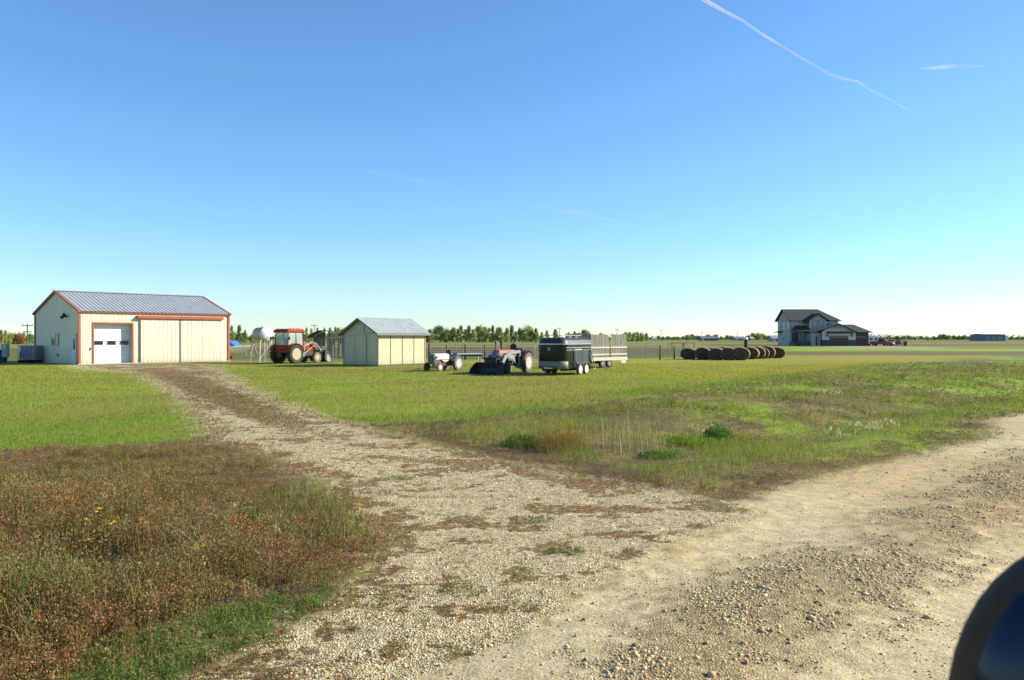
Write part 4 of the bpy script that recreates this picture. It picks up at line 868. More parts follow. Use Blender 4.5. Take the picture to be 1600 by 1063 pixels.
board_panel('windbreak_panel', 'upright grey board panel on the far right half of the flat-deck trailer side', (4.95 + 2.08 * ca - sa * .10, 50.7 + 2.08 * sa + ca * .10, 0), A, 1.68, .66, 2.12, 2)
board_panel('windbreak_panel', 'shaded board panel across the front end of the flat-deck trailer', (4.95 + ca * .10 - sa * .2, 50.7 + sa * .10 + ca * .2, 0), A + R(90), 1.9, .66, 2.16, 3, raildir=1)
board_panel('windbreak_panel', 'tall pale board windbreak standing left of the small shed, nearer the cab tractor', (G(515, 560)[0], 75, 0), R(8), .75, .0, 2.3, 4, False)
board_panel('windbreak_panel', 'tall narrow board windbreak partly hidden by the small shed', (G(515, 560)[0] + .88, 75.3, 0), R(8), .95, .0, 2.34, 5, False)
# ---------------------------------------------------------------- fuel tank, boat, boxes
def fuel_tank():
    x, d = -19.45, 63.8
    t = thing('fuel_tank', 'cylindrical grey fuel tank with white end on tall steel legs beside the cab tractor', 'fuel tank', (x, d, 0), R(-50))
    M_tk = mat('tank_grey', (.36, .34, .27), .6, 0, .12, 3)
    b = MB(); b.lathe([(.05, -.92), (.38, -.86), (.49, -.75), (.49, .68)], (0, 0, 2.22), 'x', 32); tk = b.build('tank', M_tk, t, True)
    b = MB(); b.lathe([(.492, .68), (.49, .74), (.40, .82), (.05, .86)], (0, 0, 2.22), 'x', 32); b.build('tank_end', mat('white_tank_end', (.80, .79, .74), .4), tk, True)
    b = MB(); b.lathe([(.06, 2.70), (.06, 2.78)], (0, 0, 0), 'z', 12); b.build('filler_cap', M_steel, tk)
    b = MB()
    for y in (-.42, .42): b.tube((-.85, y, 1.70), (.85, y, 1.70), .035)
    for xx in (-.6, .6): b.tube((xx, -.42, 1.70), (xx, .42, 1.70), .035); b.box(xx, 0, 1.74, .08, .7, .05)
    b.build('cradle', mat('pale_steel', (.55, .55, .50), .5), t)
    for sx in (-1, 1):
        for sy in (-1, 1):
            b = MB(); b.tube((sx * .62, sy * .42, 1.70), (sx * .95, sy * .62, 0), .035); b.build('leg', mat('pale_steel', (.55, .55, .5)), t)
    b = MB()
    for sy in (-1, 1): b.tube((-.92, sy * .60, .25), (.66, sy * .45, 1.55), .022); b.tube((.92, sy * .60, .25), (-.66, sy * .45, 1.55), .022)
    b.tube((.92, -.60, .2), (.66, .45, 1.6), .022); b.build('brace', mat('pale_steel', (.55, .55, .5)), t)
    b = MB(); b.tube((.86, .1, 1.95), (1.0, .1, 1.2), .02); b.tube((1.0, .1, 1.2), (.7, .2, .8), .02); b.build('hose', M_black, t)
fuel_tank()
def boat():
    x, d = -24.3, 69.8
    t = thing('motor_boat', 'white boat with blue tarp cover, bow poking out behind the workshop', 'boat', (x - .3, d + 1.8, 0), R(-12))
    # hull: lofted sections towards the bow (+x)
    secs = [(-2.4, .85, .35, 1.05), (-1.2, .88, .33, 1.06), (0, .84, .34, 1.08), (.9, .62, .42, 1.12), (1.5, .30, .60, 1.17), (1.85, .03, .95, 1.20)]
    b = MB(); vs = []; fs = []
    for (xx, w2, zb, zt) in secs: vs += [(xx, -w2, zt), (xx, -w2 * .8, (zb + zt) / 2), (xx, 0, zb), (xx, w2 * .8, (zb + zt) / 2), (xx, w2, zt)]
    for j in range(len(secs) - 1):
        for i in range(5): fs.append((j * 5 + i, j * 5 + (i + 1) % 5, (j + 1) * 5 + (i + 1) % 5, (j + 1) * 5 + i))
    fs.append((0, 1, 2, 3, 4)); b.add(vs, fs); b.build('hull', mat('white_hull', (.66, .64, .54), .35), t, True)
    b = MB(); 
    for s in (-1, 1): b.path([(q[0], s * (q[1] + .01), q[3]) for q in secs], .035, 6)
    b.build('gunwale', M_white, t)
    b = MB(); b.prism([(-2.3, 1.10), (.85, 1.14), (.30, 1.62), (-.4, 1.70), (-2.2, 1.5)], -.62, .62, 'xz'); b.build('tarp_cover', mat('blue_tarp', (.03, .13, .34), .6, 0, .2, 3, .3, 10), t, bevel=.06)
    t2 = thing('boat_trailer', 'low trailer with tongue and jack carrying the white boat beside the workshop', 'boat trailer', (x - .3, d + 1.8, 0), R(-12))
    b = MB(); b.tube((-2.2, -.5, .3), (1.2, -.4, .32), .04); b.tube((-2.2, .5, .3), (1.2, .4, .32), .04); b.tube((1.2, -.4, .32), (2.2, 0, .35), .04); b.tube((1.2, .4, .32), (2.2, 0, .35), .04); b.tube((1.5, 0, .33), (1.5, 0, 1.0), .035); b.tube((1.5, 0, .9), (1.2, 0, .4), .03); b.build('frame', M_steel, t2)
    b = MB(); b.tube((1.9, .0, .65), (1.9, 0, .04), .03); b.box(1.9, 0, .02, .2, .2, .03); b.build('jack', M_steel, t2)
    for s in (-1, 1): wheel(t2, -.6, s * .85, .28, .28, .16, M_tyre, M_wrim, .55, 0, s, 18)
    b = MB(); b.tube((-.6, -.8, .28), (-.6, .8, .28), .03); b.build('axle', M_iron, t2)
boat()
def tote():
    t = thing('caged_tank', 'blue-grey caged plastic tank with a pale label plate against the workshop gable', 'tank', (G(46, 567)[0], 62.6, 0), R(-6))
    b = MB(); b.bb(-.66, .66, -.5, .5, .24, 1.26); b.build('tank_body', mat('grey_blue_plastic', (.22, .27, .32), .5, 0, .1, 3), t, bevel=.06)
    b = MB()
    for z in (.26, .46, .66, .86, 1.06, 1.30):
        for y in (-.54, .54): b.tube((-.72, y, z), (.72, y, z), .018, 6)
        for x in (-.72, .72): b.tube((x, -.54, z), (x, .54, z), .018, 6)
    for i in range(8):
        x = -.72 + 1.44 * i / 7
        for y in (-.54, .54): b.tube((x, y, .22), (x, y, 1.30), .016, 6)
    for i in range(1, 5):
        y = -.54 + 1.08 * i / 5
        for x in (-.72, .72): b.tube((x, y, .22), (x, y, 1.30), .016, 6)
    b.build('cage', M_steel, t)
    b = MB(); b.bb(-.62, -.44, -.565, -.556, .85, 1.18); b.build('label_plate', M_white, t)
    b = MB(); b.bb(-.72, .72, -.55, .55, .16, .21)
    for x in (-.64, 0, .64): b.bb(x - .07, x + .07, -.55, .55, 0, .16)
    b.build('pallet', M_iron, t)
    b = MB(); b.lathe([(.12, 1.262), (.12, 1.31)], (0, 0, 0), 'z', 16); b.build('lid', M_black, t)
    x, d = G(12, 568)
    t = thing('electrical_cabinet', 'grey-green cabinet on a short post near the left edge, beside a black box', 'cabinet', (x, d - .3, 0), R(-10))
    b = MB(); b.bb(-.25, .25, -.14, .14, .48, 1.42); cb = b.build('cabinet', mat('grey_green_cabinet', (.28, .34, .34), .5), t, bevel=.015)
    b = MB(); b.bb(-.20, .20, -.155, -.141, .72, 1.36); d_ = b.build('door', mat('grey_green_door', (.24, .31, .31), .5), t)
    b = MB(); b.bb(.02, .14, -.17, -.156, 1.22, 1.32); b.build('meter_window', mat('pale_meter', (.6, .62, .6), .3), d_)
    b = MB(); b.tube((.16, 0, 0), (.16, 0, .48), .035, 8); b.tube((-.16, 0, 0), (-.16, 0, .48), .035, 8); b.build('post', M_lgrey, t)
    t = thing('fuel_drum_rack', 'black lidded box at the far left edge of the yard', 'storage box', (x - .62, d - .1, 0), 0)
    b = MB(); b.bb(-.5, .42, -.35, .35, .05, .86); b.build('box_body', M_black, t, bevel=.03)
    b = MB(); b.prism([(-.55, .87), (.46, .87), (.42, .98), (-.5, 1.04)], -.38, .38, 'xz'); b.build('lid', M_black, t)
    t.name = 'storage_box'
tote()
def shelter():
    x = G(481, 560)[0] * 0; X0 = (481 - 800) / F * 82; X1 = (517 - 800) / F * 82
    t = thing('cattle_shelter', 'open animal shelter with a low curved dark roof, seen behind the cab tractor loader', 'shelter', (X0, 82, 0), R(3))
    L_ = X1 - X0; b = MB(); pts = [(-.05, 1.95), (.35, 2.28), (.9, 2.58), (1.4, 2.66), (2.0, 2.60), (L_ + .15, 2.42)]
    lo = [(p[0], p[1] - .07) for p in pts][::-1]
    b.prism(pts + lo, -.1, 2.6, 'xz'); b.build('roof', mat('dark_roof', (.05, .05, .05), .6), t)
    for (xx, yy, z) in ((.1, 0, 1.95), (.1, 2.5, 1.95), (1.3, 0, 2.55), (L_ - .05, 0, 2.35), (L_ - .05, 2.5, 2.35)):
        b = MB(); b.box(xx, yy, z / 2, .09, .09, z); b.build('post', M_wooddk, t)
    b = MB(); b.prism([(.08, 1.0), (1.3, 1.0), (1.3, 2.5), (.9, 2.48), (.35, 2.18), (.08, 1.9)], 2.46, 2.5, 'xz'); b.build('back_wall', mat('grey_back_wall', (.2, .2, .2), .8, 0, .2, 4), t)
shelter()

# ---------------------------------------------------------------- corral panels and fence posts
M_pipe = mat('galvanised_pipe', (.42, .41, .34), .5, .3, .25, 6)
def panel(L_=3.0, hgt=1.5, n=6, posts=True):
    b = MB()
    for i in range(n): z = .25 + (hgt - .25) * i / (n - 1); b.tube((.03, 0, z), (L_ - .03, 0, z), .020, 6)
    for x in (.03, L_ / 2, L_ - .03): b.tube((x, 0, 0 if x != L_ / 2 else .25), (x, 0, hgt + .02), .022, 6)
    return b.build('corral_panel', M_pipe)
def fence_run(px0, d0, px1, d1, where, hgt, lab, n=6, group='corral fence panels'):
    a = Vector(((px0 - 800) / F * d0, d0, 0)); b_ = Vector(((px1 - 800) / F * d1, d1, 0)); v = b_ - a; k = max(1, round(v.length / 3.0)); ang = math.atan2(v.y, v.x)
    pr = panel(v.length / k, hgt, n)
    for i in range(k):
        o = pr if i == 0 else copy_tree(pr); p = a + v * i / k; o.location = p; o.rotation_euler = (0, 0, ang)
        tag(o, f'{lab}, {ORD[i]} from left', 'fence panel', group)
fence_run(667, 71, 836, 71, '', 1.28, 'thin pipe corral panel between small shed and black trailer')
fence_run(975, 70, 1032, 70, '', 1.16, 'pale pipe corral panel right of the board-loaded trailer')
fence_run(520, 72, 545, 70, '', 1.3, 'pipe corral panel in front of the tall boards beside the small shed')
fence_run(330, 108, 540, 108, '', .95, 'distant low fence panel seen behind the fuel tank', 3, 'distant pasture fence')
fence_run(975, 96, 1080, 96, '', 1.25, 'farther corral panel behind the pale gate', 5, 'farther corral panels')
fence_run(670, 92, 840, 92, '', 1.35, 'farther corral panel in the row behind the tractors', 5, 'farther corral panels')
def post(px, d, h, r=.09, lab='', m=M_wooddk, name='fence_post', cat='post'):
    b = MB(); b.tube((0, 0, -.1), (0, 0, h), r, 8, r * .85); b.tube((0, 0, h), (0, 0, h + .02), r * .85, 8, r * .5)
    o = b.build(name, m); o.location = ((px - 800) / F * d, d, 0); tag(o, lab, cat)
post(670.5, 70.8, 1.40, .10, 'thick dark wooden fence post right beside the small shed')
post(697.5, 70.8, 1.25, .07, 'slim dark fence post above the small old tractor')
post(727.0, 70.8, 1.30, .09, 'dark fence post above the white flat wagon')
post(757, 70.8, 1.25, .06, 'dark fence post left of the loader tractor hood')
post(774.5, 78, 1.55, .09, 'tall dark fence post just left of the loader tractor exhaust')
post(777.5, 70.8, 1.6, .05, 'pale pole rising behind the loader tractor hood', M_pipe)
post(1031.5, 69.7, 1.22, .08, 'dark gate post at the right end of the pale pipe panel')
post(1053.5, 73, 1.15, .07, 'dark fence post just left of the hay bales')
def feeder():
    for (px0, px1, lab) in ((1049, 1067, 'rusty raised hay rack left of the bales, left one'), (1068, 1085, 'rusty raised hay rack left of the bales, right one')):
        d = 118; x0 = (px0 - 800) / F * d; x1 = (px1 - 800) / F * d
        t = thing('hay_rack', lab, 'hay rack', (x0, d, 0), R(-3)); L_ = x1 - x0
        b = MB(); b.bb(0, L_, -.4, .4, 1.12, 1.2); b.build('rack_top', mat('rusty_steel', (.24, .15, .10), .8, .2, .3, 4), t)
        for x in (.05, L_ - .05):
            for y in (-.35, .35): b = MB(); b.tube((x, y, 0), (x, y, 1.12), .035, 6); b.build('leg', mat('rusty_steel', (.24, .15, .1)), t)
feeder()
b = MB(); d = 84; x = (1165.5 - 800) / F * d
t = thing('capped_post', 'thick black post with a white cap rising behind the hay bales', 'post', (x, d, 0))
b.tube((0, 0, 0), (0, 0, 1.72), .19, 14); b.build('post_body', M_black, t, True)
b = MB(); b.lathe([(.21, 1.72), (.21, 1.80), (.14, 1.93), (.03, 1.96)], (0, 0, 0), 'z', 14); b.build('cap', M_white, t, True)

# ---------------------------------------------------------------- round bales
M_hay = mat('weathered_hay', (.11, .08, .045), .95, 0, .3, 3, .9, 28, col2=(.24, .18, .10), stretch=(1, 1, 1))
M_hayend = mat('shaded_hay_end', (.055, .038, .024), .95, 0, .3, 6, 1.0, 34, col2=(.11, .078, .045))  # weathered ends, with their shade darkened into the colour too
def bale():
    t = thing('round_bale', '', 'hay bale'); n, r, L_ = 40, .58, 1.3; b = MB(); vs = []; fs = []; rr = random.Random(5)
    prof = [(-L_ / 2, .90), (-L_ / 2 + .08, .985), (-L_ / 4, 1.0), (0, .99), (L_ / 4, 1.0), (L_ / 2 - .08, .985), (L_ / 2, .90)]
    for y, k in prof:
        for i in range(n):
            a = 2 * math.pi * i / n; q = r * k * (1 + rr.uniform(-.045, .045)); z = math.sin(a) * q; z = max(z, -r * .90)
            vs.append((math.cos(a) * q * 1.03, y + rr.uniform(-.02, .02), z + r * .9))
    for j in range(len(prof) - 1):
        for i in range(n): fs.append((j * n + i, j * n + (i + 1) % n, (j + 1) * n + (i + 1) % n, (j + 1) * n + i))
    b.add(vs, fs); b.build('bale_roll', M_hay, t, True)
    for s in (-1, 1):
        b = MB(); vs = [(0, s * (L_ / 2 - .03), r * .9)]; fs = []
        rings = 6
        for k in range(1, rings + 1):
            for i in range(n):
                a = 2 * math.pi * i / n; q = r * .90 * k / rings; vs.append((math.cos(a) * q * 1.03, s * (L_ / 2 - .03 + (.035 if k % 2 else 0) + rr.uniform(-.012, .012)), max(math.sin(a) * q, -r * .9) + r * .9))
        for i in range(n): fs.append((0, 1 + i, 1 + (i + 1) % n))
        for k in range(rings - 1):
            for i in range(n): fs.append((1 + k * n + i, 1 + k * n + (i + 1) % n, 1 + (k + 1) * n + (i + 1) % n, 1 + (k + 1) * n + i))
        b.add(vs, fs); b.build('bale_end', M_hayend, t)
    return t
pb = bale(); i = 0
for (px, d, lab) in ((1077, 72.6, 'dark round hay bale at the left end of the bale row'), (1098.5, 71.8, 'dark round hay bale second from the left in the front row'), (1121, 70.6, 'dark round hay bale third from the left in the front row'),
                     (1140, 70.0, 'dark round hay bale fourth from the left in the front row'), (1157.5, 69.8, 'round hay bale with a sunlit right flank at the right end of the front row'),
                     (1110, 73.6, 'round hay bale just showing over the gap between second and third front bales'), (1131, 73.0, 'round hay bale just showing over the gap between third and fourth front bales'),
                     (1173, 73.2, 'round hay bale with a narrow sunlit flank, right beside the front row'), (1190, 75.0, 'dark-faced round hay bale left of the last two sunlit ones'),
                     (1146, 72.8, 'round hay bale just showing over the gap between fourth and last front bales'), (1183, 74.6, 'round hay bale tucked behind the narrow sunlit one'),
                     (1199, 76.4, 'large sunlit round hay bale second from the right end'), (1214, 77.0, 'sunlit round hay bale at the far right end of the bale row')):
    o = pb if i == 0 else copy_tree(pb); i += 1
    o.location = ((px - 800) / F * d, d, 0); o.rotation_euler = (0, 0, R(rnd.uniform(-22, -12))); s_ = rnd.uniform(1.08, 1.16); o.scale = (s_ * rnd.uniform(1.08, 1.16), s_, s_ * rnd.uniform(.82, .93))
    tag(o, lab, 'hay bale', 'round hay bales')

# ---------------------------------------------------------------- house
def house():
    D = 187.0; u = lambda px: (px - 800) / F * D; k = D / F; z = lambda py: H - (py - HY) * k
    t = thing('modern_house', 'two-storey blue-grey house with dark roofs, white gable and brown garage doors', 'house', (0, 0, 0))
    M_bl = mat('blue_grey_siding', (.34, .35, .33), .7, 0, .06, 1); M_sh = mat('charcoal_shingles', (.034, .036, .032), .9, 0, .25, 1.5, .2, 6)
    M_tr = mat('house_white_trim', (.62, .62, .60), .6); M_br = mat('brown_garage_door', (.055, .035, .03), .5); M_st = mat('dark_stone', (.07, .075, .085), .8, 0, .35, 2.5)
    M_dk = mat('dark_fascia', (.035, .04, .045), .6); M_wg = mat('house_glass', (.05, .07, .09), .08, 0, .1, 1, spec=.9)
    # main block
    x0, x1, y0, y1, E = u(1245), u(1322), D + 4.5, D + 13.5, z(498.5); Ez = E
    b = MB(); Rz = E + 2.5; ym = (y0 + y1) / 2
    b.add([(x0, y0, 0), (x0, y1, 0), (x0, y1, E), (x0, ym, Rz - .1), (x0, y0, E)], [(0, 1, 2, 3, 4)])
    b.add([(x0, y0, 0), (x1, y0, 0), (x1, y0, E), (x0, y0, E)], [(0, 1, 2, 3)]); b.add([(x1, y0, 0), (x1, y1, 0), (x1, y1, E), (x1, y0, E)], [(0, 1, 2, 3)]); b.add([(x0, y1, 0), (x1, y1, 0), (x1, y1, E), (x0, y1, E)], [(0, 1, 2, 3)])
    b.build('wall', M_bl, t)
    o = .6; hip = 3.2
    b = MB()
    b.slab([(x0 - o, y0 - o, E - .3), (x1 + o, y0 - o, E - .3), (x1 - hip, ym, Rz), (x0 - o, ym, Rz)], .14)
    b.slab([(x0 - o, y1 + o, E - .3), (x1 + o, y1 + o, E - .3), (x1 - hip, ym, Rz), (x0 - o, ym, Rz)], .14)
    b.slab([(x1 + o, y0 - o, E - .3), (x1 + o, y1 + o, E - .3), (x1 - hip, ym, Rz)], .14)
    b.build('roof', M_sh, t)
    # side bay seen left: small windows in the gable end
    def win(xa, xb, za, zb, y, n=1, name='window', par=t):
        b = MB(); b.bb(xa - .14, xb + .14, y - .07, y - .01, za - .14, zb + .14); wf = b.build(name, M_tr, par); g = (xb - xa) / n
        b = MB()
        for i in range(n): b.bb(xa + i * g + .05, xa + (i + 1) * g - .05, y - .10, y - .072, za, zb)
        b.build('pane', M_wg, wf)
    def winx(ya, yb, za, zb, x):
        b = MB(); b.bb(x - .07, x - .01, ya - .12, yb + .12, za - .12, zb + .12); wf = b.build('window', M_tr, t)
        b = MB(); b.bb(x - .10, x - .072, ya, yb, za, zb); b.build('pane', M_wg, wf)
    for (ya, yb, za, zb) in ((y0 + .8, y0 + 1.8, 4.2, 5.5), (y0 + 3.6, y0 + 4.4, 3.7, 5.5), (y0 + 7.4, y0 + 8.1, 3.7, 5.5), (y0 + 3.9, y0 + 5.2, 1.4, 3.0)): winx(ya, yb, za, zb, x0)
    b = MB(); b.slab([(x0 - 1.1, y0 + 5.0, 3.25), (x0 + .05, y0 + 5.0, 3.5), (x0 + .05, y1 - .3, 3.5), (x0 - 1.1, y1 - .3, 3.25)], .12); b.build('side_awning', M_sh, t)
    win(u(1248.5), u(1256), z(505), z(499.5 + 1.0), y0)
    # front bay with small gable
    bx0, bx1, by = u(1272.5), u(1298), D + 3.0; gp = (bx0 + bx1) / 2
    b = MB(); b.prism([(bx0, 0), (bx1, 0), (bx1, E - .1), (gp, E + 1.15), (bx0, E - .1)], by, y0 + 1.5, 'xz'); b.build('front_bay', M_bl, t)
    b = MB()
    b.slab([(bx0 - 1.2, by - .5, E - .75), (gp, by - .5, E + 1.35), (gp, ym, E + 1.35), (bx0 - 1.2, ym, E - .75)], .14)
    b.slab([(bx1 + .8, by - .5, E - .35), (gp, by - .5, E + 1.35), (gp, ym, E + 1.35), (bx1 + .8, ym, E - .35)], .14)
    b.build('bay_roof', M_sh, t)
    win(u(1280.5), u(1290), z(506.5), z(498.5), by, 3)
    b = MB(); b.bb(bx0 - .02, bx0 + .2, by - .03, by + .01, 2.8, E - .2); b.bb(bx1 - .2, bx1 + .02, by - .03, by + .01, 3.6, E - .2); b.build('bay_trim', M_tr, t)
    win(u(1303), u(1313.5), z(504.5), z(498.8), y0, 3)
    # entry porch with steps
    px0, px1 = u(1239.5), u(1268)
    b = MB(); b.slab([(px0 - .2, D + 1.0, z(517.5)), (px1 + .6, D + 1.0, z(517.5)), (px1 + .4, y0, z(508.5)), (px0 + 2.0, y0, z(508.5))], .16); b.build('porch_roof', M_sh, t)
    for xx in (px0 + .9, px1 - .8): b = MB(); b.box(xx, D + 1.3, (z(517.5)) / 2, .22, .22, z(517.5) - .1); b.build('porch_post', M_dk, t)
    b = MB(); b.bb(px0 + .6, px1, D + 1.2, y0, 0, 1.0); 
    for i in range(5): b.bb(px0 + 2.0, px1 - .4, D + 1.2 - .3 * (i + 1), D + 1.2 - .3 * i, 0, .84 - .17 * i)
    b.build('porch_steps', M_st, t)
    b = MB(); b.bb(px0 + 1.3, px0 + 2.6, y0 - .06, y0 - .004, 1.0, 3.1); b.build('front_door', M_br, t)
    b = MB()
    for i in range(9): b.tube((px0 + .7 + i * .45, D + 1.25, 1.0), (px0 + .7 + i * .45, D + 1.25, 1.85), .03, 5)
    b.tube((px0 + .6, D + 1.25, 1.86), (px1 - .2, D + 1.25, 1.86), .035, 5); b.build('railing', M_dk, t)
    # garage wing
    gx0, gx1, gy = u(1284), u(1337), D; gpk = u(1310); gE = z(518.5)
    b = MB(); b.prism([(gx0, 0), (gx1, 0), (gx1, gE - .1), (u(1330), z(513.5)), (gpk + .0, z(508.2)), (u(1290), z(514.5)), (gx0, gE - .1)], gy, y0 + 2, 'xz'); b.build('garage_wall', mat('white_garage_siding', (.52, .52, .52), .7), t)
    b = MB(); b.bb(u(1284), u(1284) + .02, gy + .01, y0, 0, gE - .2); b.bb(u(1268.5), u(1284), gy + .6, y0 + .5, 0, gE - .25); b.build('side_wall', M_bl, t)
    b = MB(); b.bb(u(1276), u(1278.6), gy + .55, gy + .596, .05, 2.2); b.build('side_door', M_dk, t)
    b = MB()
    b.slab([(u(1267.5), gy - .7, gE - .25), (gpk, gy - .7, z(505.8)), (gpk, y0 + 1, z(505.8)), (u(1267.5), y0 + 1, gE - .25)], .16)
    b.slab([(u(1339), gy - .7, gE - .15), (gpk, gy - .7, z(505.8)), (gpk, y0 + 1, z(505.8)), (u(1339), y0 + 1, gE - .15)], .16)
    b.build('garage_roof', M_sh, t)
    b = MB(); b.bb(gx0 + .01, u(1295.6), gy - .12, gy - .004, 0, z(531.5)); b.bb(u(1325.4), gx1, gy - .12, gy - .004, 0, z(531.5)); b.build('stone_skirt', M_st, t)
    b = MB(); n = 4
    for i in range(n): b.bb(u(1296), u(1325), gy - .08, gy - .02, .02 + i * .58, .02 + (i + 1) * .58 - .02)
    gd = b.build('garage_door', M_br, t)
    b = MB()
    for i in range(6): xx = u(1297.5) + i * .68; b.bb(xx, xx + .5, gy - .10, gy - .082, 1.92, 2.2)
    b.build('pane', mat('pale_glazing', (.20, .21, .22), .1), gd)
    b = MB(); b.slab([(u(1291), gy - 1.0, z(520.3)), (u(1332), gy - 1.0, z(520.3)), (u(1332), gy, z(518.3)), (u(1291), gy, z(518.3))], .14)
    for xx in (u(1292.5), u(1330.5)): b.tube((xx, gy - .9, z(520.5)), (xx, gy - .02, z(524.5)), .09, 6)
    b.build('door_canopy', M_dk, t)
    b = MB(); zb = z(512.3)
    b.bb(u(1301), u(1319), gy - .66, gy - .54, zb - .1, zb + .06); b.tube((gpk, gy - .6, zb), (gpk, gy - .6, z(507.2)), .09, 6); b.tube((gpk, gy - .6, zb), (u(1304.5), gy - .6, z(509.2)), .08, 6); b.tube((gpk, gy - .6, zb), (u(1315.5), gy - .6, z(509.2)), .08, 6); b.build('gable_truss', mat('tan_timber', (.30, .25, .18), .8), t)
    for xx in (u(1292), u(1330.6)): b = MB(); b.box(xx, gy - .14, z(524.8), .22, .2, .4); b.build('wall_lamp', M_black, t)
    # second garage block on the right
    rx1 = u(1359.5); b = MB(); b.bb(gx1, rx1, gy + .8, y0 + 6, 0, z(519.2)); b.build('third_bay_wall', M_st, t)
    b = MB(); rz = z(506.8); ym2 = (gy + y0 + 6) / 2
    b.slab([(gpk + 1, gy + .1, z(519.2)), (rx1 + .7, gy + .1, z(519.2)), (rx1 - 1.6, ym2, rz), (gpk + 1, ym2, rz)], .16); b.slab([(gpk + 1, y0 + 6.6, z(519.2)), (rx1 + .7, y0 + 6.6, z(519.2)), (rx1 - 1.6, ym2, rz), (gpk + 1, ym2, rz)], .16); b.slab([(rx1 + .7, gy + .1, z(519.2)), (rx1 + .7, y0 + 6.6, z(519.2)), (rx1 - 1.6, ym2, rz)], .16)
    b.build('third_bay_roof', M_sh, t)
    b = MB()
    for i in range(4): b.bb(u(1339), u(1355), gy + .72, gy + .78, .02 + i * .58, .02 + (i + 1) * .58 - .02)
    gd = b.build('garage_door', M_br, t); b = MB()
    for i in range(3): xx = u(1340.5) + i * .72; b.bb(xx, xx + .5, gy + .70, gy + .718, 1.92, 2.2)
    b.build('pane', mat('pale_glazing', (.2, .21, .22)), gd)
house()

# ---------------------------------------------------------------- vehicles by the house
def vehicles():
    D = 196.0; u = lambda px, d=D: (px - 800) / F * d
    t = thing('camper_trailer', 'white camper trailer parked right behind the house', 'camper', (u(1365.5), D + 1.5, 0), R(4))
    b = MB(); b.prism([(-1.2, .45), (.95, .45), (1.2, .9), (1.2, 2.0), (.95, 2.35), (-1.0, 2.35), (-1.2, 2.2)], -1.1, 1.1, 'xz'); b.build('body', M_white, t, bevel=.06)
    for x0 in (-.9, .3): b = MB(); b.bb(x0, x0 + .6, -1.13, -1.104, 1.35, 1.85); b.build('window', M_glass, t)
    for s in (-1, 1): wheel(t, 0, s * 1.0, .33, .33, .2, M_tyre, M_wrim, .6, 0, s, 16)
    b = MB(); b.tube((1.1, 0, .45), (1.9, 0, .45), .05); b.build('tongue', M_iron, t)
    def car(name, label, cat, px, d, rz, bodym, dims, profile, glassp, pickup=False):
        t = thing(name, label, cat, (u(px, d), d, 0), rz); w2 = dims / 2
        b = MB(); b.prism(profile, -w2, w2, 'xz'); b.build('body', bodym, t, bevel=.06)
        b = MB(); b.prism(glassp, -w2 + .08, w2 - .08, 'xz'); b.build('cabin_glass', M_glass, t, bevel=.05)
        xs = [p[0] for p in profile]; 
        for xx in (min(xs) + .85, max(xs) - .85):
            for s in (-1, 1): wheel(t, xx, s * (w2 - .08), .36, .36, .22, M_tyre, M_wrim, .6, 0, s, 18)
        for s in (-1, 1): b = MB(); b.box(max(xs) - .01, s * (w2 - .25), .78, .06, .3, .16); b.build('headlight', M_wrim, t)
        b = MB(); b.box(max(xs) + .01, 0, .5, .08, dims * .95, .16); b.build('bumper', M_steel, t)
        return t
    car('pickup_truck', 'red pickup truck with a dark cab top parked right of the white camper', 'truck', 1379.5, 192, R(-40), mat('red_truck_paint', (.45, .10, .05), .35), 1.9,
        [(-2.6, .4), (2.4, .4), (2.42, .95), (1.1, 1.08), (-.9, 1.08), (-2.6, 1.05)], [(-.95, 1.06), (1.0, 1.06), (.5, 1.66), (-.75, 1.68)])
    car('parked_car', 'dark blue car parked at the right of the red pickup', 'car', 1392, 196, R(5), mat('dark_car_paint', (.03, .04, .06), .3), 1.75,
        [(-2.0, .35), (2.0, .35), (2.05, .8), (1.0, .95), (-1.3, 1.0), (-2.05, .9)], [(-1.3, .98), (.95, .94), (.35, 1.42), (-.9, 1.44)])
    t = thing('wheeled_bin', 'dark green bin with a pale lid standing alone on the drive beyond the vehicles', 'bin', (u(1414.5, 186), 186, 0))
    b = MB(); b.prism([(-.22, .08), (.22, .08), (.30, 1.0), (-.30, 1.0)], -.3, .3, 'xz'); b.build('bin_body', mat('dark_green_bin', (.02, .07, .05), .5), t)
    b = MB(); b.bb(-.32, .32, -.34, .34, 1.0, 1.09); b.build('lid', M_lgrey, t)
    for s in (-1, 1): wheel(t, -.2, s * .26, .1, .1, .05, M_tyre, M_black, .5, 0, s, 12)
    t = thing('farm_wagon', 'small rust-red farm wagon left of the green bin', 'wagon', (u(1408.5, 200), 200, 0), R(20))
    b = MB(); b.prism([(-.9, .7), (.9, .7), (1.1, 1.5), (-1.1, 1.5)], -.7, .7, 'xz'); b.build('box', mat('rust_red_box', (.38, .14, .07), .7), t)
    for xx in (-.6, .6):
        for s in (-1, 1): wheel(t, xx, s * .6, .3, .3, .15, M_tyre, M_iron, .5, 0, s, 12)
    b = MB(); b.tube((-.9, 0, .5), (1.6, 0, .45), .06); b.build('frame', M_iron, t)
vehicles()

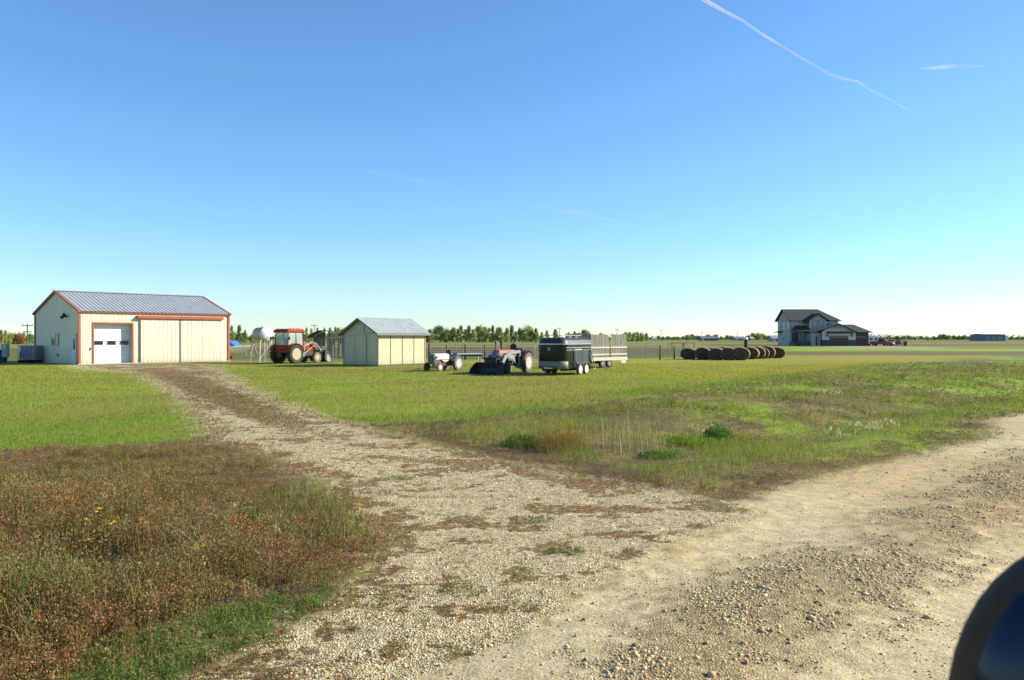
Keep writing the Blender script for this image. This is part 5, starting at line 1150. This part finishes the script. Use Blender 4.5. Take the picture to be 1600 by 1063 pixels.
# ---------------------------------------------------------------- far farmsteads
def far_house(name, label, cat, px0, px1, ytop, d, wallc, roofc, eave=.55, depth=8, kind='gable'):
    u = lambda px: (px - 800) / F * d; x0, x1 = u(px0), u(px1); h = H + (HY - ytop) * d / F
    t = thing(name, label, cat, (x0, d, 0)); L_ = x1 - x0; e = h * eave
    b = MB(); b.prism([(0, 0), (depth, 0), (depth, e), (depth / 2, h - .15), (0, e)], 0, L_, 'yz'); b.build('wall', mat('far_' + label[:14].replace(' ', '_'), wallc, .8), t)
    b = MB(); b.slab([(-.4, -.5, e - .2), (L_ + .4, -.5, e - .2), (L_ + .4, depth / 2, h), (-.4, depth / 2, h)], .15); b.slab([(-.4, depth + .5, e - .2), (L_ + .4, depth + .5, e - .2), (L_ + .4, depth / 2, h), (-.4, depth / 2, h)], .15); b.build('roof', mat('farroof_' + label[:14].replace(' ', '_'), roofc, .8), t)
    for i in range(max(1, int(L_ / 4))): b = MB(); xx = (i + .5) * L_ / max(1, int(L_ / 4)); b.bb(xx - .6, xx + .6, -.06, -.01, e * .35, e * .8); b.build('window', M_glass, t)
    b = MB(); b.bb(.6, 1.6, -.05, -.01, 0, min(2.1, e * .9)); b.build('door', M_white, t)
    return t
far_house('farmhouse', 'low dark grey farmhouse on the horizon left of the bales post', 'house', 1096, 1123, 525.5, 520, (.16, .17, .19), (.10, .11, .13))
far_house('farmhouse', 'small blue-grey roofed house on the horizon right above the bales', 'house', 1149, 1164, 526, 560, (.3, .31, .33), (.12, .16, .20))
far_house('barn', 'pale grey barn on the horizon just left of the two-storey house', 'barn', 1207, 1232, 524.5, 420, (.34, .34, .32), (.28, .27, .25))
far_house('white_cottage', 'tiny white house on the horizon left of the dark grey farmhouse', 'house', 1020, 1026, 526.6, 620, (.7, .7, .66), (.3, .3, .3))
far_house('cream_cottage', 'tiny cream house on the horizon just right of the black capped post', 'house', 1173, 1178, 526.4, 620, (.66, .56, .40), (.4, .34, .24))
far_house('white_bungalow', 'low white building on the horizon right of the parked vehicles', 'house', 1434, 1442, 527.2, 900, (.7, .7, .68), (.5, .5, .5))
t = thing('warehouse', 'long flat dark blue-grey warehouse on the far right horizon', 'warehouse', ((1537 - 800) / F * 470, 470, 0))
L_ = (1571 - 1537) / F * 470
b = MB(); b.bb(0, L_, 0, 14, 0, 3.6); b.build('wall', mat('warehouse_blue', (.12, .16, .20), .6), t)
b = MB(); b.slab([(-.3, -.3, 3.75), (L_ + .3, -.3, 3.75), (L_ + .3, 7, 4.2), (-.3, 7, 4.2)], .15); b.slab([(-.3, 14.3, 3.75), (L_ + .3, 14.3, 3.75), (L_ + .3, 7, 4.2), (-.3, 7, 4.2)], .15); b.build('roof', mat('warehouse_roof', (.2, .22, .24), .6), t)
b = MB(); b.bb(L_ + .02, L_ + 2.3, 1, 12, 0, 3.2); b.build('office_annex', M_white, t)
b = MB()
for i in range(3): b.bb(1 + i * 3.6, 3.4 + i * 3.6, -.05, -.01, .05, 2.8)
b.build('loading_door', mat('grey_roller_door', (.22, .25, .28), .6), t)

# ---------------------------------------------------------------- power poles
def power_pole(px, ytop, d, lab, xa=1):
    h = H + (HY - ytop) * d / F
    t = thing('power_pole', lab, 'power pole', ((px - 800) / F * d, d, 0), R(15))
    r = max(.13, d * .00030)
    b = MB(); b.tube((0, 0, 0), (0, 0, h), r, 8, r * .7); b.build('pole', mat('pole_wood', (.12, .10, .08), .9), t)
    b = MB(); w_ = max(.9, d * .0016)
    b.box(0, 0, h - .35, 2 * w_, .12, .14)
    if xa > 1: b.box(0, 0, h - 1.5, 1.5 * w_, .12, .14)
    b.build('crossarm', mat('pole_wood', (.12, .1, .08)), t)
    b = MB()
    for x in (-w_ * .9, 0, w_ * .9): b.tube((x, 0, h - .28), (x, 0, h), r * .45, 6)
    b.build('insulator', M_tgrey, t)
power_pole(42.8, 506, 150, 'double-armed power pole at the left edge beside the workshop', 2)
power_pole(491, 507.5, 260, 'thin power pole behind the red cab tractor')
power_pole(874, 512, 330, 'thin power pole above the black horse trailer')
power_pole(964, 513.5, 380, 'thin power pole above the board-loaded trailer')
power_pole(1033, 515, 420, 'thin power pole above the pale corral gate')
power_pole(1097, 518.5, 560, 'faint power pole above the dark grey farmhouse')
power_pole(1152, 519, 600, 'faint power pole between the black capped post and the farmhouse')
power_pole(320, 511, 240, 'thin power pole behind the workshop roof')

# ---------------------------------------------------------------- trees
def make_tree(kind, seed, hgt, wid, nl, leafc, leaf, name, trunk_h=.12):
    r_ = np.random.default_rng(seed); t = thing(name, '', 'tree')
    nc = 46 if kind != 'spruce' else 60
    tt = r_.random(nc) ** .9
    if kind == 'poplar': env = np.interp(tt, [0, .1, .35, .7, 1], [.45, .85, 1, .6, .08])
    elif kind == 'spruce': env = np.interp(tt, [0, .08, 1], [.7, 1, .04])
    else: env = np.sqrt(np.clip(1 - ((tt - .42) / .60) ** 2, .05, 1))
    a = r_.uniform(0, 6.283, nc); q = np.sqrt(r_.uniform(.15, 1, nc)) * env * wid / 2
    cz = hgt * (trunk_h + (1 - trunk_h) * tt); cs = wid * (.16 if kind != 'round' else .15) * r_.uniform(.6, 1.3, nc)
    cl = np.clip(np.asarray(leafc) * (1 + r_.normal(0, .22, (nc, 1))) * (1 + r_.normal(0, .08, (nc, 3))), .01, .5)
    k = nl // nc; C0 = np.repeat(np.stack([np.cos(a) * q, np.sin(a) * q, cz], 1), k, 0); S = np.repeat(cs, k)[:, None]
    p = C0 + r_.normal(0, .55, (nc * k, 3)) * S * np.array([1, 1, 1.15]); m = len(p)
    e1 = r_.normal(0, 1, (m, 3)); e1 /= np.linalg.norm(e1, axis=1)[:, None]; e2 = np.cross(e1, r_.normal(0, 1, (m, 3))); e2 /= np.linalg.norm(e2, axis=1)[:, None]
    s = (leaf * r_.uniform(.5, 1.3, m))[:, None]; V = np.stack([p - e2 * s * .5, p + e2 * s * .5, p + e1 * s], 1).reshape(-1, 3); V[:, 2] = np.maximum(V[:, 2], .02)
    cc = np.repeat(np.repeat(cl, k, 0) * (1 + r_.normal(0, .15, (m, 1))), 3, 0)
    fastmesh('crown', V, np.arange(3 * m).reshape(-1, 3), M_tree, np.clip(cc, .01, .5), t)
    b = MB(); tr = max(.07, hgt * .018); b.tube((0, 0, -.1), (0, 0, hgt * .85), tr, 7, tr * .2)
    for i in range(6):
        z_ = hgt * (.15 + .1 * i); an = i * 2.4; b.tube((0, 0, z_), (math.cos(an) * wid * .3, math.sin(an) * wid * .3, z_ + hgt * .12), tr * .4, 5, tr * .1)
    b.build('trunk', mat('bark', (.16, .13, .10), .95, 0, .3, 4), t)
    return t
g1, g2, g3, g4 = rgb(136, 156, 92, 1.1), rgb(112, 134, 80, 1.0), rgb(166, 172, 104, 1.15), rgb(150, 112, 70, .85)
protos = {
 'poplar_a': make_tree('poplar', 1, 6.2, 2.4, 2400, g1, .26, 'poplar_tree', .06), 'poplar_b': make_tree('poplar', 2, 5.4, 2.0, 2000, g3, .26, 'poplar_tree', .06),
 'spruce_a': make_tree('spruce', 3, 6.4, 2.3, 2600, g2, .24, 'spruce_tree', .03), 'round_a': make_tree('round', 4, 6.0, 6.5, 3600, g2, .36, 'round_tree', .10),
 'round_b': make_tree('round', 5, 5.5, 5.5, 3200, g1, .36, 'round_tree', .10), 'shrub': make_tree('round', 6, 2.2, 3.4, 1500, g4, .30, 'shrub', .02)}
used_ = set()
def place(kind, px, ytop, d, lab, group, wscale=1.0):
    p = protos[kind]; base = {'poplar_a': 6.2, 'poplar_b': 5.4, 'spruce_a': 6.4, 'round_a': 6.0, 'round_b': 5.5, 'shrub': 2.2}[kind]
    o = p if kind not in used_ else copy_tree(p); used_.add(kind)
    s = (H + (HY - ytop) * d / F) / base; o.location = ((px - 800) / F * d, d, 0); o.scale = (s * wscale, s * wscale, s); o.rotation_euler = (0, 0, rnd.uniform(0, 6.28))
    tag(o, lab, 'shrub' if kind == 'shrub' else 'tree', group)
row = [(662, 519, 'poplar_a', 1.3), (672, 516, 'poplar_a', 1.4), (687, 513, 'round_a', .8), (699, 516, 'round_b', .7), (709, 512.5, 'poplar_b', 1.2), (716, 515, 'poplar_a', 1.2), (721, 510.5, 'poplar_a', .9), (727, 515, 'poplar_b', 1.1), (733, 509.8, 'spruce_a', 1), (740, 515, 'poplar_b', 1.3), (746, 511.5, 'poplar_a', .9), (752, 512, 'round_b', .6), (758, 511.5, 'poplar_b', 1.3), (764, 514, 'poplar_a', 1),
       (770, 509.5, 'spruce_a', .8), (777, 512.5, 'poplar_b', 1.1), (782, 513.5, 'poplar_a', 1), (788, 520, 'poplar_b', 1.2), (793, 513, 'poplar_b', .9), (799.5, 509.5, 'spruce_a', 1.1), (806, 519, 'poplar_a', 1.1), (812.5, 513, 'poplar_b', .9), (822, 512, 'round_b', .75), (831, 515.5, 'poplar_b', 1.5), (838, 514.5, 'poplar_a', .9), (847, 519.5, 'poplar_b', 1), (855, 517.5, 'poplar_a', .9)]
names = {'poplar_a': 'slim green poplar', 'poplar_b': 'pale yellow-green poplar', 'spruce_a': 'pointed dark spruce', 'round_a': 'broad dark rounded tree', 'round_b': 'broad green tree', 'shrub': 'low brown shrub'}
for i, (px, yt, kd, ws) in enumerate(row): place(kd, px + rnd.uniform(-.6, .6), yt, 330 + rnd.uniform(-14, 14), f'{names[kd]}, {ORD[i]} from the left in the shelterbelt behind the corral', 'shelterbelt trees behind the corral', ws * 1.3)
k = 0
for (px, yt, kd, ws) in [(362, 511, 'poplar_a', .8), (356, 519, 'round_b', .8), (374, 509, 'spruce_a', 1.1), (367, 521, 'round_b', .9), (383, 517, 'poplar_a', .9), (381, 522, 'round_a', .7), (396, 522, 'round_b', .8), (405, 524, 'round_a', .8), (414, 523.5, 'round_b', .8), (345, 520, 'round_a', 1)]:
    place(kd, px, yt, 250 + 4 * k, f'{names[kd]} between the workshop and the cab tractor, {["second","first","fourth","third","sixth","fifth","seventh","eighth","ninth","leftmost hidden"][k]} from the left', 'trees between workshop and cab tractor', ws); k += 1
for k, (px, yt, kd, ws) in enumerate([(2, 516, 'poplar_b', .9), (8.5, 516.5, 'poplar_b', .8), (14, 522, 'round_b', .8), (28, 524, 'shrub', 1), (37.5, 520, 'poplar_b', .9), (46, 524, 'round_a', .8), (50, 525, 'round_b', .8)]):
    place(kd, px, yt, 230 + 5 * k, f'{names[kd]} at the left edge behind the caged tank, {ORD[k]} from the left', 'trees at the left edge', ws)
for k, (px, yt, kd, ws) in enumerate([(479, 514, 'poplar_a', .8), (486.5, 514, 'poplar_b', .9), (496, 513, 'spruce_a', .8), (507, 514, 'poplar_a', .9), (516, 512.5, 'poplar_b', .9), (524, 512, 'spruce_a', .9), (529, 512.5, 'poplar_b', 1.1), (536, 516, 'round_b', .8), (544, 513, 'poplar_a', 1.0), (665, 522, 'shrub', 1.3)]):
    place(kd, px, yt, 300 + 3 * k, f'{names[kd]} between the cab tractor and the small shed, {ORD[k]} from the left' if k < 9 else 'low brown shrub at the right corner of the small shed roof', 'trees between cab tractor and small shed', ws)
for k, (px, yt, kd, ws) in enumerate([(868, 515, 'poplar_b', 1.3), (889, 519.5, 'poplar_b', 1.2), (898, 519, 'poplar_a', 1.2), (912, 518, 'round_a', .9), (918, 520, 'round_b', .8), (940, 522, 'round_b', .8), (978, 520.5, 'round_b', .8), (984, 519, 'poplar_b', 1.3), (990, 521, 'round_b', .8), (996, 520, 'poplar_a', 1.5), (1003, 521.5, 'round_b', .8), (1010, 521, 'poplar_b', 1.5), (976, 525, 'shrub', 1.6), (985, 526, 'shrub', 1.6), (994, 526.5, 'shrub', 1.5)]):
    place(kd, px, yt, 400 + 3 * k, f'{names[kd]} {"behind the horse trailer and boards" if k < 6 else "in the clump right of the board-loaded trailer"}, {ORD[k if k < 6 else k - 6]} of them', 'trees behind the trailers', ws)
far = [(1020, 526.2), (1028, 526), (1036, 526.5), (1044, 526.3), (1052, 526.8), (1060, 526.6), (1068, 526.4), (1075, 524.2), (1082, 523.8), (1088, 525.2), (1093, 526), (1127, 526), (1118, 524.0), (1107, 523.8), (1137, 525), (1144, 525.5), (1169, 524.5), (1177, 522.2), (1185, 521.6), (1192, 523.0), (1200, 525.8), (1168, 526.5), (1055, 527),
       (1402, 526), (1412, 525.5), (1420, 526.5), (1430, 526.8), (1440, 526.5), (1450, 526.8), (1460, 527), (1470, 523.2), (1475, 523.6), (1482, 524.4), (1491, 525.2), (1499, 524.8), (1507, 525), (1514, 526), (1522, 525.5), (1530, 525.6), (1581, 527), (1590, 526.6), (1598, 527.2), (1612, 526), (1640, 526), (870, 525), (930, 526), (950, 526.4)]
far = sorted(far)
for k, (px, yt) in enumerate(far):
    kd = ('round_a', 'round_b')[k % 2] if not (1480 > px > 1478) else 'shrub'
    w_ = 'left of the two-storey house' if px < 1220 else 'on the far right horizon'
    kk = k if px < 1220 else k - sum(1 for f_ in far if f_[0] < 1220)
    place(kd, px, yt, 640 + rnd.uniform(-40, 60), f'{names[kd]} on the skyline {w_}, {ORD[kk] if kk < 30 else "last"} from the left', 'far skyline trees', rnd.uniform(.9, 1.5))
# continuous low bush along the horizon that reads as one mass
V = []; X = rng.uniform(-1.0, 1.0, 46000); Yd = rng.uniform(700, 900, 46000); X = X * Yd; hh = (1.0 + 3.6 * sst(.35, .75, fbm(X * 1.0, Yd * 0, .012, 4, 51))) * rng.random(46000) ** .8
P = np.stack([X, Yd, hh + .2], 1); m = len(P); e1 = rng.normal(0, 1, (m, 3)); e2 = rng.normal(0, 1, (m, 3)); s = 1.1
V = np.stack([P, P + e1 * s * .6, P + e2 * s * .6], 1).reshape(-1, 3); V[:, 2] = np.maximum(V[:, 2], 0.0)
cc = np.where((rng.random((m, 1)) < .3), rgb(120, 104, 70, .55), rgb(92, 100, 66, .55)) * (1 + rng.normal(0, .2, (m, 1)))
fastmesh('distant_bush', V, np.arange(3 * m).reshape(-1, 3), M_tree, np.repeat(np.clip(cc, .02, .5), 3, 0)); tag(bpy.data.objects['distant_bush'], kind='stuff')

# ---------------------------------------------------------------- single plants one can tell apart
def plant(name, label, cat, px, py, build):
    X_, Y_ = G(px, py); o = build(np.array([[X_, Y_, gz1(X_, Y_)]])); tag(o, label, cat); return o
def clump(P, n, rad, h, col, wd=.008, lean=.5, leaf=0, lcol=None, lsize=.02, name='grass_clump', seg=2):
    a = rng.uniform(0, 6.283, n); r = rad * np.sqrt(rng.random(n)); B = P + np.stack([np.cos(a) * r, np.sin(a) * r, np.zeros(n)], 1); B[:, 2] = gz(B[:, 0], B[:, 1])
    hh = h * rng.uniform(.45, 1.1, n) * (1 - .62 * (r / rad) ** 2.2); parts = [blades(B, hh, hh * lean * rng.uniform(.1, 1, n), np.full(n, wd), jit(col, n, .22), seg)]
    if leaf: parts.append(leaflets(B[:leaf], hh[:leaf] * .95, np.full(leaf, rad * .25), 22, lsize, jit(lcol, leaf, .22)))
    V, T, cc = join(parts); V = V - P; o = fastmesh(name, V, T, M_leaf, cc); o.location = P[0]; return o
plant('rust_bush', 'rounded rust-orange weed bush in the ditch right of the gravel drive', 'weed bush', 868, 703, lambda P: clump(P, 260, .42, .60, rgb(158, 130, 72, 1.0), .006, .5, 170, rgb(150, 122, 68, .95), .014, 'rust_bush'))
plant('yellowing_bush', 'yellow-green weed bush right beside the rust-orange one', 'weed bush', 893, 700, lambda P: clump(P, 200, .38, .54, rgb(160, 150, 62, 1.0), .006, .4, 110, rgb(150, 142, 60, 1.0), .014, 'yellowing_bush'))
plant('leafy_clump', 'low leafy bright green clump left of the rust-orange bush', 'weed clump', 815, 696, lambda P: clump(P, 200, .36, .24, rgb(90, 124, 46, .95), .012, .8, 140, rgb(84, 120, 42, .95), .022, 'leafy_clump'))
plant('tall_grass_clump', 'tall pale straw-green grass clump in the ditch, tallest of the grasses', 'grass clump', 968, 702, lambda P: clump(P, 200, .75, .85, rgb(172, 164, 106, .95), .006, .45, 0, None, .02, 'tall_grass_clump'))
plant('tall_grass_clump', 'thin pale grass clump right of the tallest grass', 'grass clump', 998, 698, lambda P: clump(P, 110, .50, .75, rgb(160, 160, 88, .95), .007, .34, 0, None, .02, 'tall_grass_clump'))
plant('green_weed', 'spreading bright green weed low on the ditch bank', 'weed', 1032, 715, lambda P: clump(P, 120, .35, .16, rgb(112, 146, 60, .75), .014, 1.2, 60, rgb(104, 140, 56, .7), .02, 'green_weed'))
plant('green_bush', 'rounded green bush in the ditch with pale flowers at its foot', 'bush', 1122, 680, lambda P: clump(P, 200, .30, .46, rgb(92, 124, 54, 1.1), .010, .5, 200, rgb(84, 116, 50, 1.1), .026, 'green_bush'))
plant('yellow_green_weed', 'yellow-green leafy weed right of the rounded green bush', 'weed', 1168, 686, lambda P: clump(P, 160, .5, .26, rgb(156, 160, 44, .75), .010, .8, 120, rgb(150, 156, 44, .75), .022, 'yellow_green_weed'))
plant('lime_weed', 'lime green leafy weed left of the rounded green bush', 'weed', 1078, 694, lambda P: clump(P, 160, .5, .26, rgb(138, 160, 48, .75), .010, .8, 120, rgb(130, 156, 44, .75), .022, 'lime_weed'))
for k, (px, py, lb) in enumerate([(1098, 668, 'pale cream seed-head cluster just left of the rounded green bush'), (1345, 668, 'second pale fluffy seed-head cluster from the right on the ditch bank'), (1392, 668, 'large white fluffy seed-head cluster beside the bright green strip'), (1311, 684, 'small pale seed-head cluster nearest the road'), (1362, 676, 'pale seed-head cluster between its two larger neighbours'), (1585, 607, 'white seed-head cluster at the right edge of the photo'), (1303, 622, 'small white seed-head cluster far out in the ditch'), (1466, 612, 'small distant white seed-head cluster by the lawn edge')]):
    def fluff(P):
        n = 16; a = rng.uniform(0, 6.283, n); r = .32 * np.sqrt(rng.random(n)); B = P + np.stack([np.cos(a) * r, np.sin(a) * r, np.zeros(n)], 1); hh = rng.uniform(.14, .30, n)
        p1 = blades(B, hh, hh * .2, np.full(n, .008), jit(rgb(160, 150, 90, .7), n), 2); top = B.copy(); top[:, 2] += hh * .72
        p2 = leaflets(top, hh * .30, np.full(n, .022), 20, .015, jit(rgb(232, 226, 190, .85), n, .06), shape='dome'); V, T, cc = join([p1, p2]); o = fastmesh('seed_heads', V - P, T, M_leaf, cc); o.location = P[0]; return o
    plant('seed_heads', lb, 'seed heads', px, py, fluff)
def flower(px, py, h, lab):
    X_, Y_ = G(px, py); P = np.array([[X_, Y_, gz1(X_, Y_)]]); t = thing('yellow_wildflower', lab, 'wildflower', tuple(P[0]))
    z = np.zeros((1, 3)); st = [blades(np.repeat(z, 3, 0), np.array([h, h * .9, h * .8]), np.array([.03, .06, .09]), np.full(3, .008), jit(rgb(110, 120, 60, .7), 3), 2, np.array([0., 2., 4.])), leaflets(z, np.array([h * .7]), np.array([.05]), 26, .018, jit(rgb(86, 116, 52, .7), 1), shape='bush')]
    V, T, cc = join(st); fastmesh('stem', V, T, M_leaf, cc, t)
    b = MB()
    for (r_, a_, hh) in ((.03, 0., h), (.06, 2., h * .9), (.09, 4., h * .8)):
        cx, cy = r_ * math.cos(a_), r_ * math.sin(a_); n = 8
        for i in range(n):
            a = i * 2 * math.pi / n; c_, s_ = math.cos(a), math.sin(a); b.add([(cx, cy, hh), (cx + c_ * .014 - s_ * .007, cy + s_ * .014 + c_ * .007, hh + .004), (cx + c_ * .027, cy + s_ * .027, hh + .002), (cx + c_ * .014 + s_ * .007, cy + s_ * .014 - c_ * .007, hh + .004)], [(0, 1, 2, 3)])
        b.lathe([(.008, hh), (.007, hh + .012)], (cx, cy, 0), 'z', 8)
    b.build('blossoms', mat('orange_yellow_petals', (.85, .42, .02), .6), t, recalc=False)
flower(150, 850, .40, 'orange-yellow wildflower, upper left one in the weeds left of the drive')
flower(172, 860, .30, 'orange-yellow wildflower, right of the other two in the weeds')
flower(132, 868, .22, 'orange-yellow wildflower, lowest of the three in the weeds')
plant('green_weed', 'bright green grassy weed among the red-brown weeds, beside the drive', 'weed', 398, 826, lambda P: clump(P, 70, .10, .24, rgb(120, 150, 70, .75), .008, .5, 10, rgb(110, 140, 60, .7), .02, 'green_weed'))
plant('green_weed', 'pale blue-green leafy weed in the middle of the red-brown weeds', 'weed', 238, 790, lambda P: clump(P, 60, .14, .16, rgb(120, 150, 96, .75), .012, 1.0, 20, rgb(116, 146, 90, .7), .02, 'green_weed'))
plant('foxtail_grass', 'pale feathery foxtail stalks left of the drive', 'grass clump', 212, 790, lambda P: clump(P, 26, .08, .42, rgb(170, 160, 96, .8), .008, .3, 8, rgb(200, 192, 130, .8), .014, 'foxtail_grass'))
plant('foxtail_grass', 'single pale green foxtail tuft at the edge of the drive', 'grass clump', 430, 850, lambda P: clump(P, 22, .06, .26, rgb(170, 170, 110, .8), .008, .5, 6, rgb(190, 190, 130, .8), .014, 'foxtail_grass'))
plant('leafy_weed', 'broad-leaved dark green weed low in the shaded hollow', 'weed', 245, 890, lambda P: clump(P, 90, .20, .16, rgb(96, 124, 84, .7), .022, 1.3, 0, None, .02, 'leafy_weed'))
plant('long_grass_clump', 'long coarse green grass clump at the left edge in the dark hollow', 'grass clump', 60, 955, lambda P: clump(P, 200, .42, .38, rgb(108, 128, 66, .9), .006, .8, 0, None, .02, 'long_grass_clump'))
for k, (px, py, lb) in enumerate([(325, 757 - 8, 'small green moss-like tuft in the middle of the gravel drive'), (885, 864, 'small bright green tuft on the gravel close to the road'), (725, 925, 'olive grass tuft in the gravel nearest the viewer'), (840, 815, 'wide olive grass tuft in the middle of the gravel'), (620, 749, 'flat bright green tuft at the near end of the overgrown strip')]):
    if k == 0: continue
    plant('gravel_tuft', lb, 'grass tuft', px, py, lambda P: clump(P, 90, .17 if py > 800 else .24, .05, rgb(130, 132, 62, .95) if k in (2, 3) else rgb(96, 122, 50, .95), .006, 1.6, 26, rgb(110, 122, 56, .95), .009, 'gravel_tuft', 1))

# ---------------------------------------------------------------- the vehicle's side mirror at the right edge, very close
def side_mirror():
    D = .62; cx = (1752 - 800) / F * D; cz = H - (1136 - HY) / F * D
    t = thing('side_mirror', 'dark glossy vehicle side mirror, very close and blurred at the bottom right corner', 'side mirror', (cx, D, cz), R(-8))
    b = MB(); n, m_ = 40, 20; vs = []; fs = []
    for j in range(m_ + 1):
        ph = -math.pi / 2 + math.pi * j / m_
        for i in range(n):
            a = 2 * math.pi * i / n; f = lambda v, e: math.copysign(abs(v) ** e, v)
            vs.append((.122 * f(math.cos(ph), .97) * f(math.cos(a), .95), .055 * f(math.cos(ph), .8) * f(math.sin(a), .9), .146 * f(math.sin(ph), .97)))
    for j in range(m_):
        for i in range(n): fs.append((j * n + i, j * n + (i + 1) % n, (j + 1) * n + (i + 1) % n, (j + 1) * n + i))
    b.add(vs, fs); b.build('housing', mat('dark_brown_housing', (.06, .038, .024), .65, 0, .2, 20, spec=.2), t, True)
    b = MB(); vs2 = [(v[0] * .972 + .002, v[1] * 1.0 - .011, v[2] * .975) for v in vs]; b.add(vs2, fs); b.build('sky_tinted_cap', mat('navy_sky_reflection', (.003, .009, .026), .2, 0, .1, 8, spec=.3, coat=.1), t, True)  # blue of the reflected sky is put into the dark cap's base colour
    b = MB(); b.tube((.06, 0, -.06), (.30, .0, -.16), .03, 14); b.build('arm', M_black, t, True)
side_mirror()

# ---------------------------------------------------------------- contrail and thin clouds, kilometres up
def wisp(name, label, cat, pts, radii, alpha, pw, flat=1.0):
    m = bpy.data.materials.new(name + '_vapour'); m.use_nodes = True; N = m.node_tree.nodes; L = m.node_tree.links; N.remove(N['Principled BSDF'])
    df = N.new('ShaderNodeBsdfDiffuse'); df.inputs['Color'].default_value = (.9, .9, .9, 1); tl = N.new('ShaderNodeBsdfTranslucent'); tl.inputs['Color'].default_value = (.9, .9, .9, 1)
    ad = N.new('ShaderNodeMixShader'); ad.inputs[0].default_value = .5; L.new(df.outputs[0], ad.inputs[1]); L.new(tl.outputs[0], ad.inputs[2])
    tr = N.new('ShaderNodeBsdfTransparent'); mx = N.new('ShaderNodeMixShader'); lw = N.new('ShaderNodeLayerWeight'); lw.inputs['Blend'].default_value = .5
    s = N.new('ShaderNodeMath'); s.operation = 'SUBTRACT'; s.inputs[0].default_value = 1; L.new(lw.outputs['Facing'], s.inputs[1])
    p = N.new('ShaderNodeMath'); p.operation = 'POWER'; L.new(s.outputs[0], p.inputs[0]); p.inputs[1].default_value = pw
    nz = N.new('ShaderNodeTexNoise'); nz.inputs['Scale'].default_value = .0009; nz.inputs['Detail'].default_value = 2; tc = N.new('ShaderNodeTexCoord'); L.new(tc.outputs['Object'], nz.inputs['Vector'])
    mr = N.new('ShaderNodeMapRange'); mr.inputs['From Min'].default_value = .3; mr.inputs['From Max'].default_value = .65; mr.inputs['To Min'].default_value = alpha * .35; mr.inputs['To Max'].default_value = alpha; L.new(nz.outputs['Fac'], mr.inputs['Value'])
    q = N.new('ShaderNodeMath'); q.operation = 'MULTIPLY'; L.new(p.outputs[0], q.inputs[0]); L.new(mr.outputs[0], q.inputs[1])
    L.new(q.outputs[0], mx.inputs[0]); L.new(tr.outputs[0], mx.inputs[1]); L.new(ad.outputs[0], mx.inputs[2]); L.new(mx.outputs[0], N['Material Output'].inputs['Surface'])
    b = MB(); P = [Vector(x) for x in pts]; n = 16; vs = []; fs = []
    for i, (c_, r_) in enumerate(zip(P, radii)):
        d_ = (P[min(i + 1, len(P) - 1)] - P[max(i - 1, 0)]).normalized(); sx = d_.cross(Vector((0, 0, 1))).normalized(); up = sx.cross(d_)
        for k in range(n): a = 2 * math.pi * k / n; vs.append(c_ + sx * r_ * math.cos(a) + up * r_ * flat * math.sin(a))
    for j in range(len(P) - 1):
        for i in range(n): fs.append((j * n + i, j * n + (i + 1) % n, (j + 1) * n + (i + 1) % n, (j + 1) * n + i))
    b.add(vs, fs); o = b.build(name, m, None, True); o.visible_shadow = True; tag(o, label, cat); return o
def up_at(px, py, alt):
    Y_ = alt / ((HY - py) / F); return ((px - 800) / F * Y_, Y_, alt)
cp = [(1052, -30), (1080, -12), (1103, 2), (1133, 20), (1160, 33), (1190, 54), (1225, 76), (1260, 96), (1295, 116), (1315, 123), (1340, 129), (1362, 142), (1390, 156), (1408, 166), (1424, 175)]
pts = [up_at(x, y + rnd.uniform(-.8, .8), 6000) for x, y in cp]; rad = [max(2, p[1] / F * w_) for p, w_ in zip(pts, [4.2, 4.0, 3.4, 2.5, 2.1, 2.0, 1.9, 1.9, 2.0, 1.9, 1.9, 1.7, 1.4, 1.1, .4])]
wisp('contrail', 'long white aircraft trail slanting down across the upper right sky', 'contrail', pts, rad, 1.0, 1.3)
def cloud(p0, p1, w_, alpha, lab, alt=7000):
    pts = []; rad = []
    for i in range(13):
        f = i / 12; x = p0[0] + (p1[0] - p0[0]) * f; y = p0[1] + (p1[1] - p0[1]) * f + math.sin(f * 9) * .8; q = up_at(x, y, alt); pts.append(q); rad.append(max(5, q[1] / F * w_ * math.sin(math.pi * (.04 + .92 * f)) ** .8))
    wisp('thin_cloud', lab, 'cloud', pts, rad, alpha, 2.0, 1.0)
cloud((1432, 107), (1540, 103), 4.5, .22, 'short faint horizontal cloud streak at the upper right, right of the contrail')
cloud((830, 321), (985, 349), 5, .2, 'faint pale cloud streak slanting down in the middle of the sky')
cloud((555, 264), (730, 297), 5, .09, 'very faint cloud streak left of the middle of the sky')
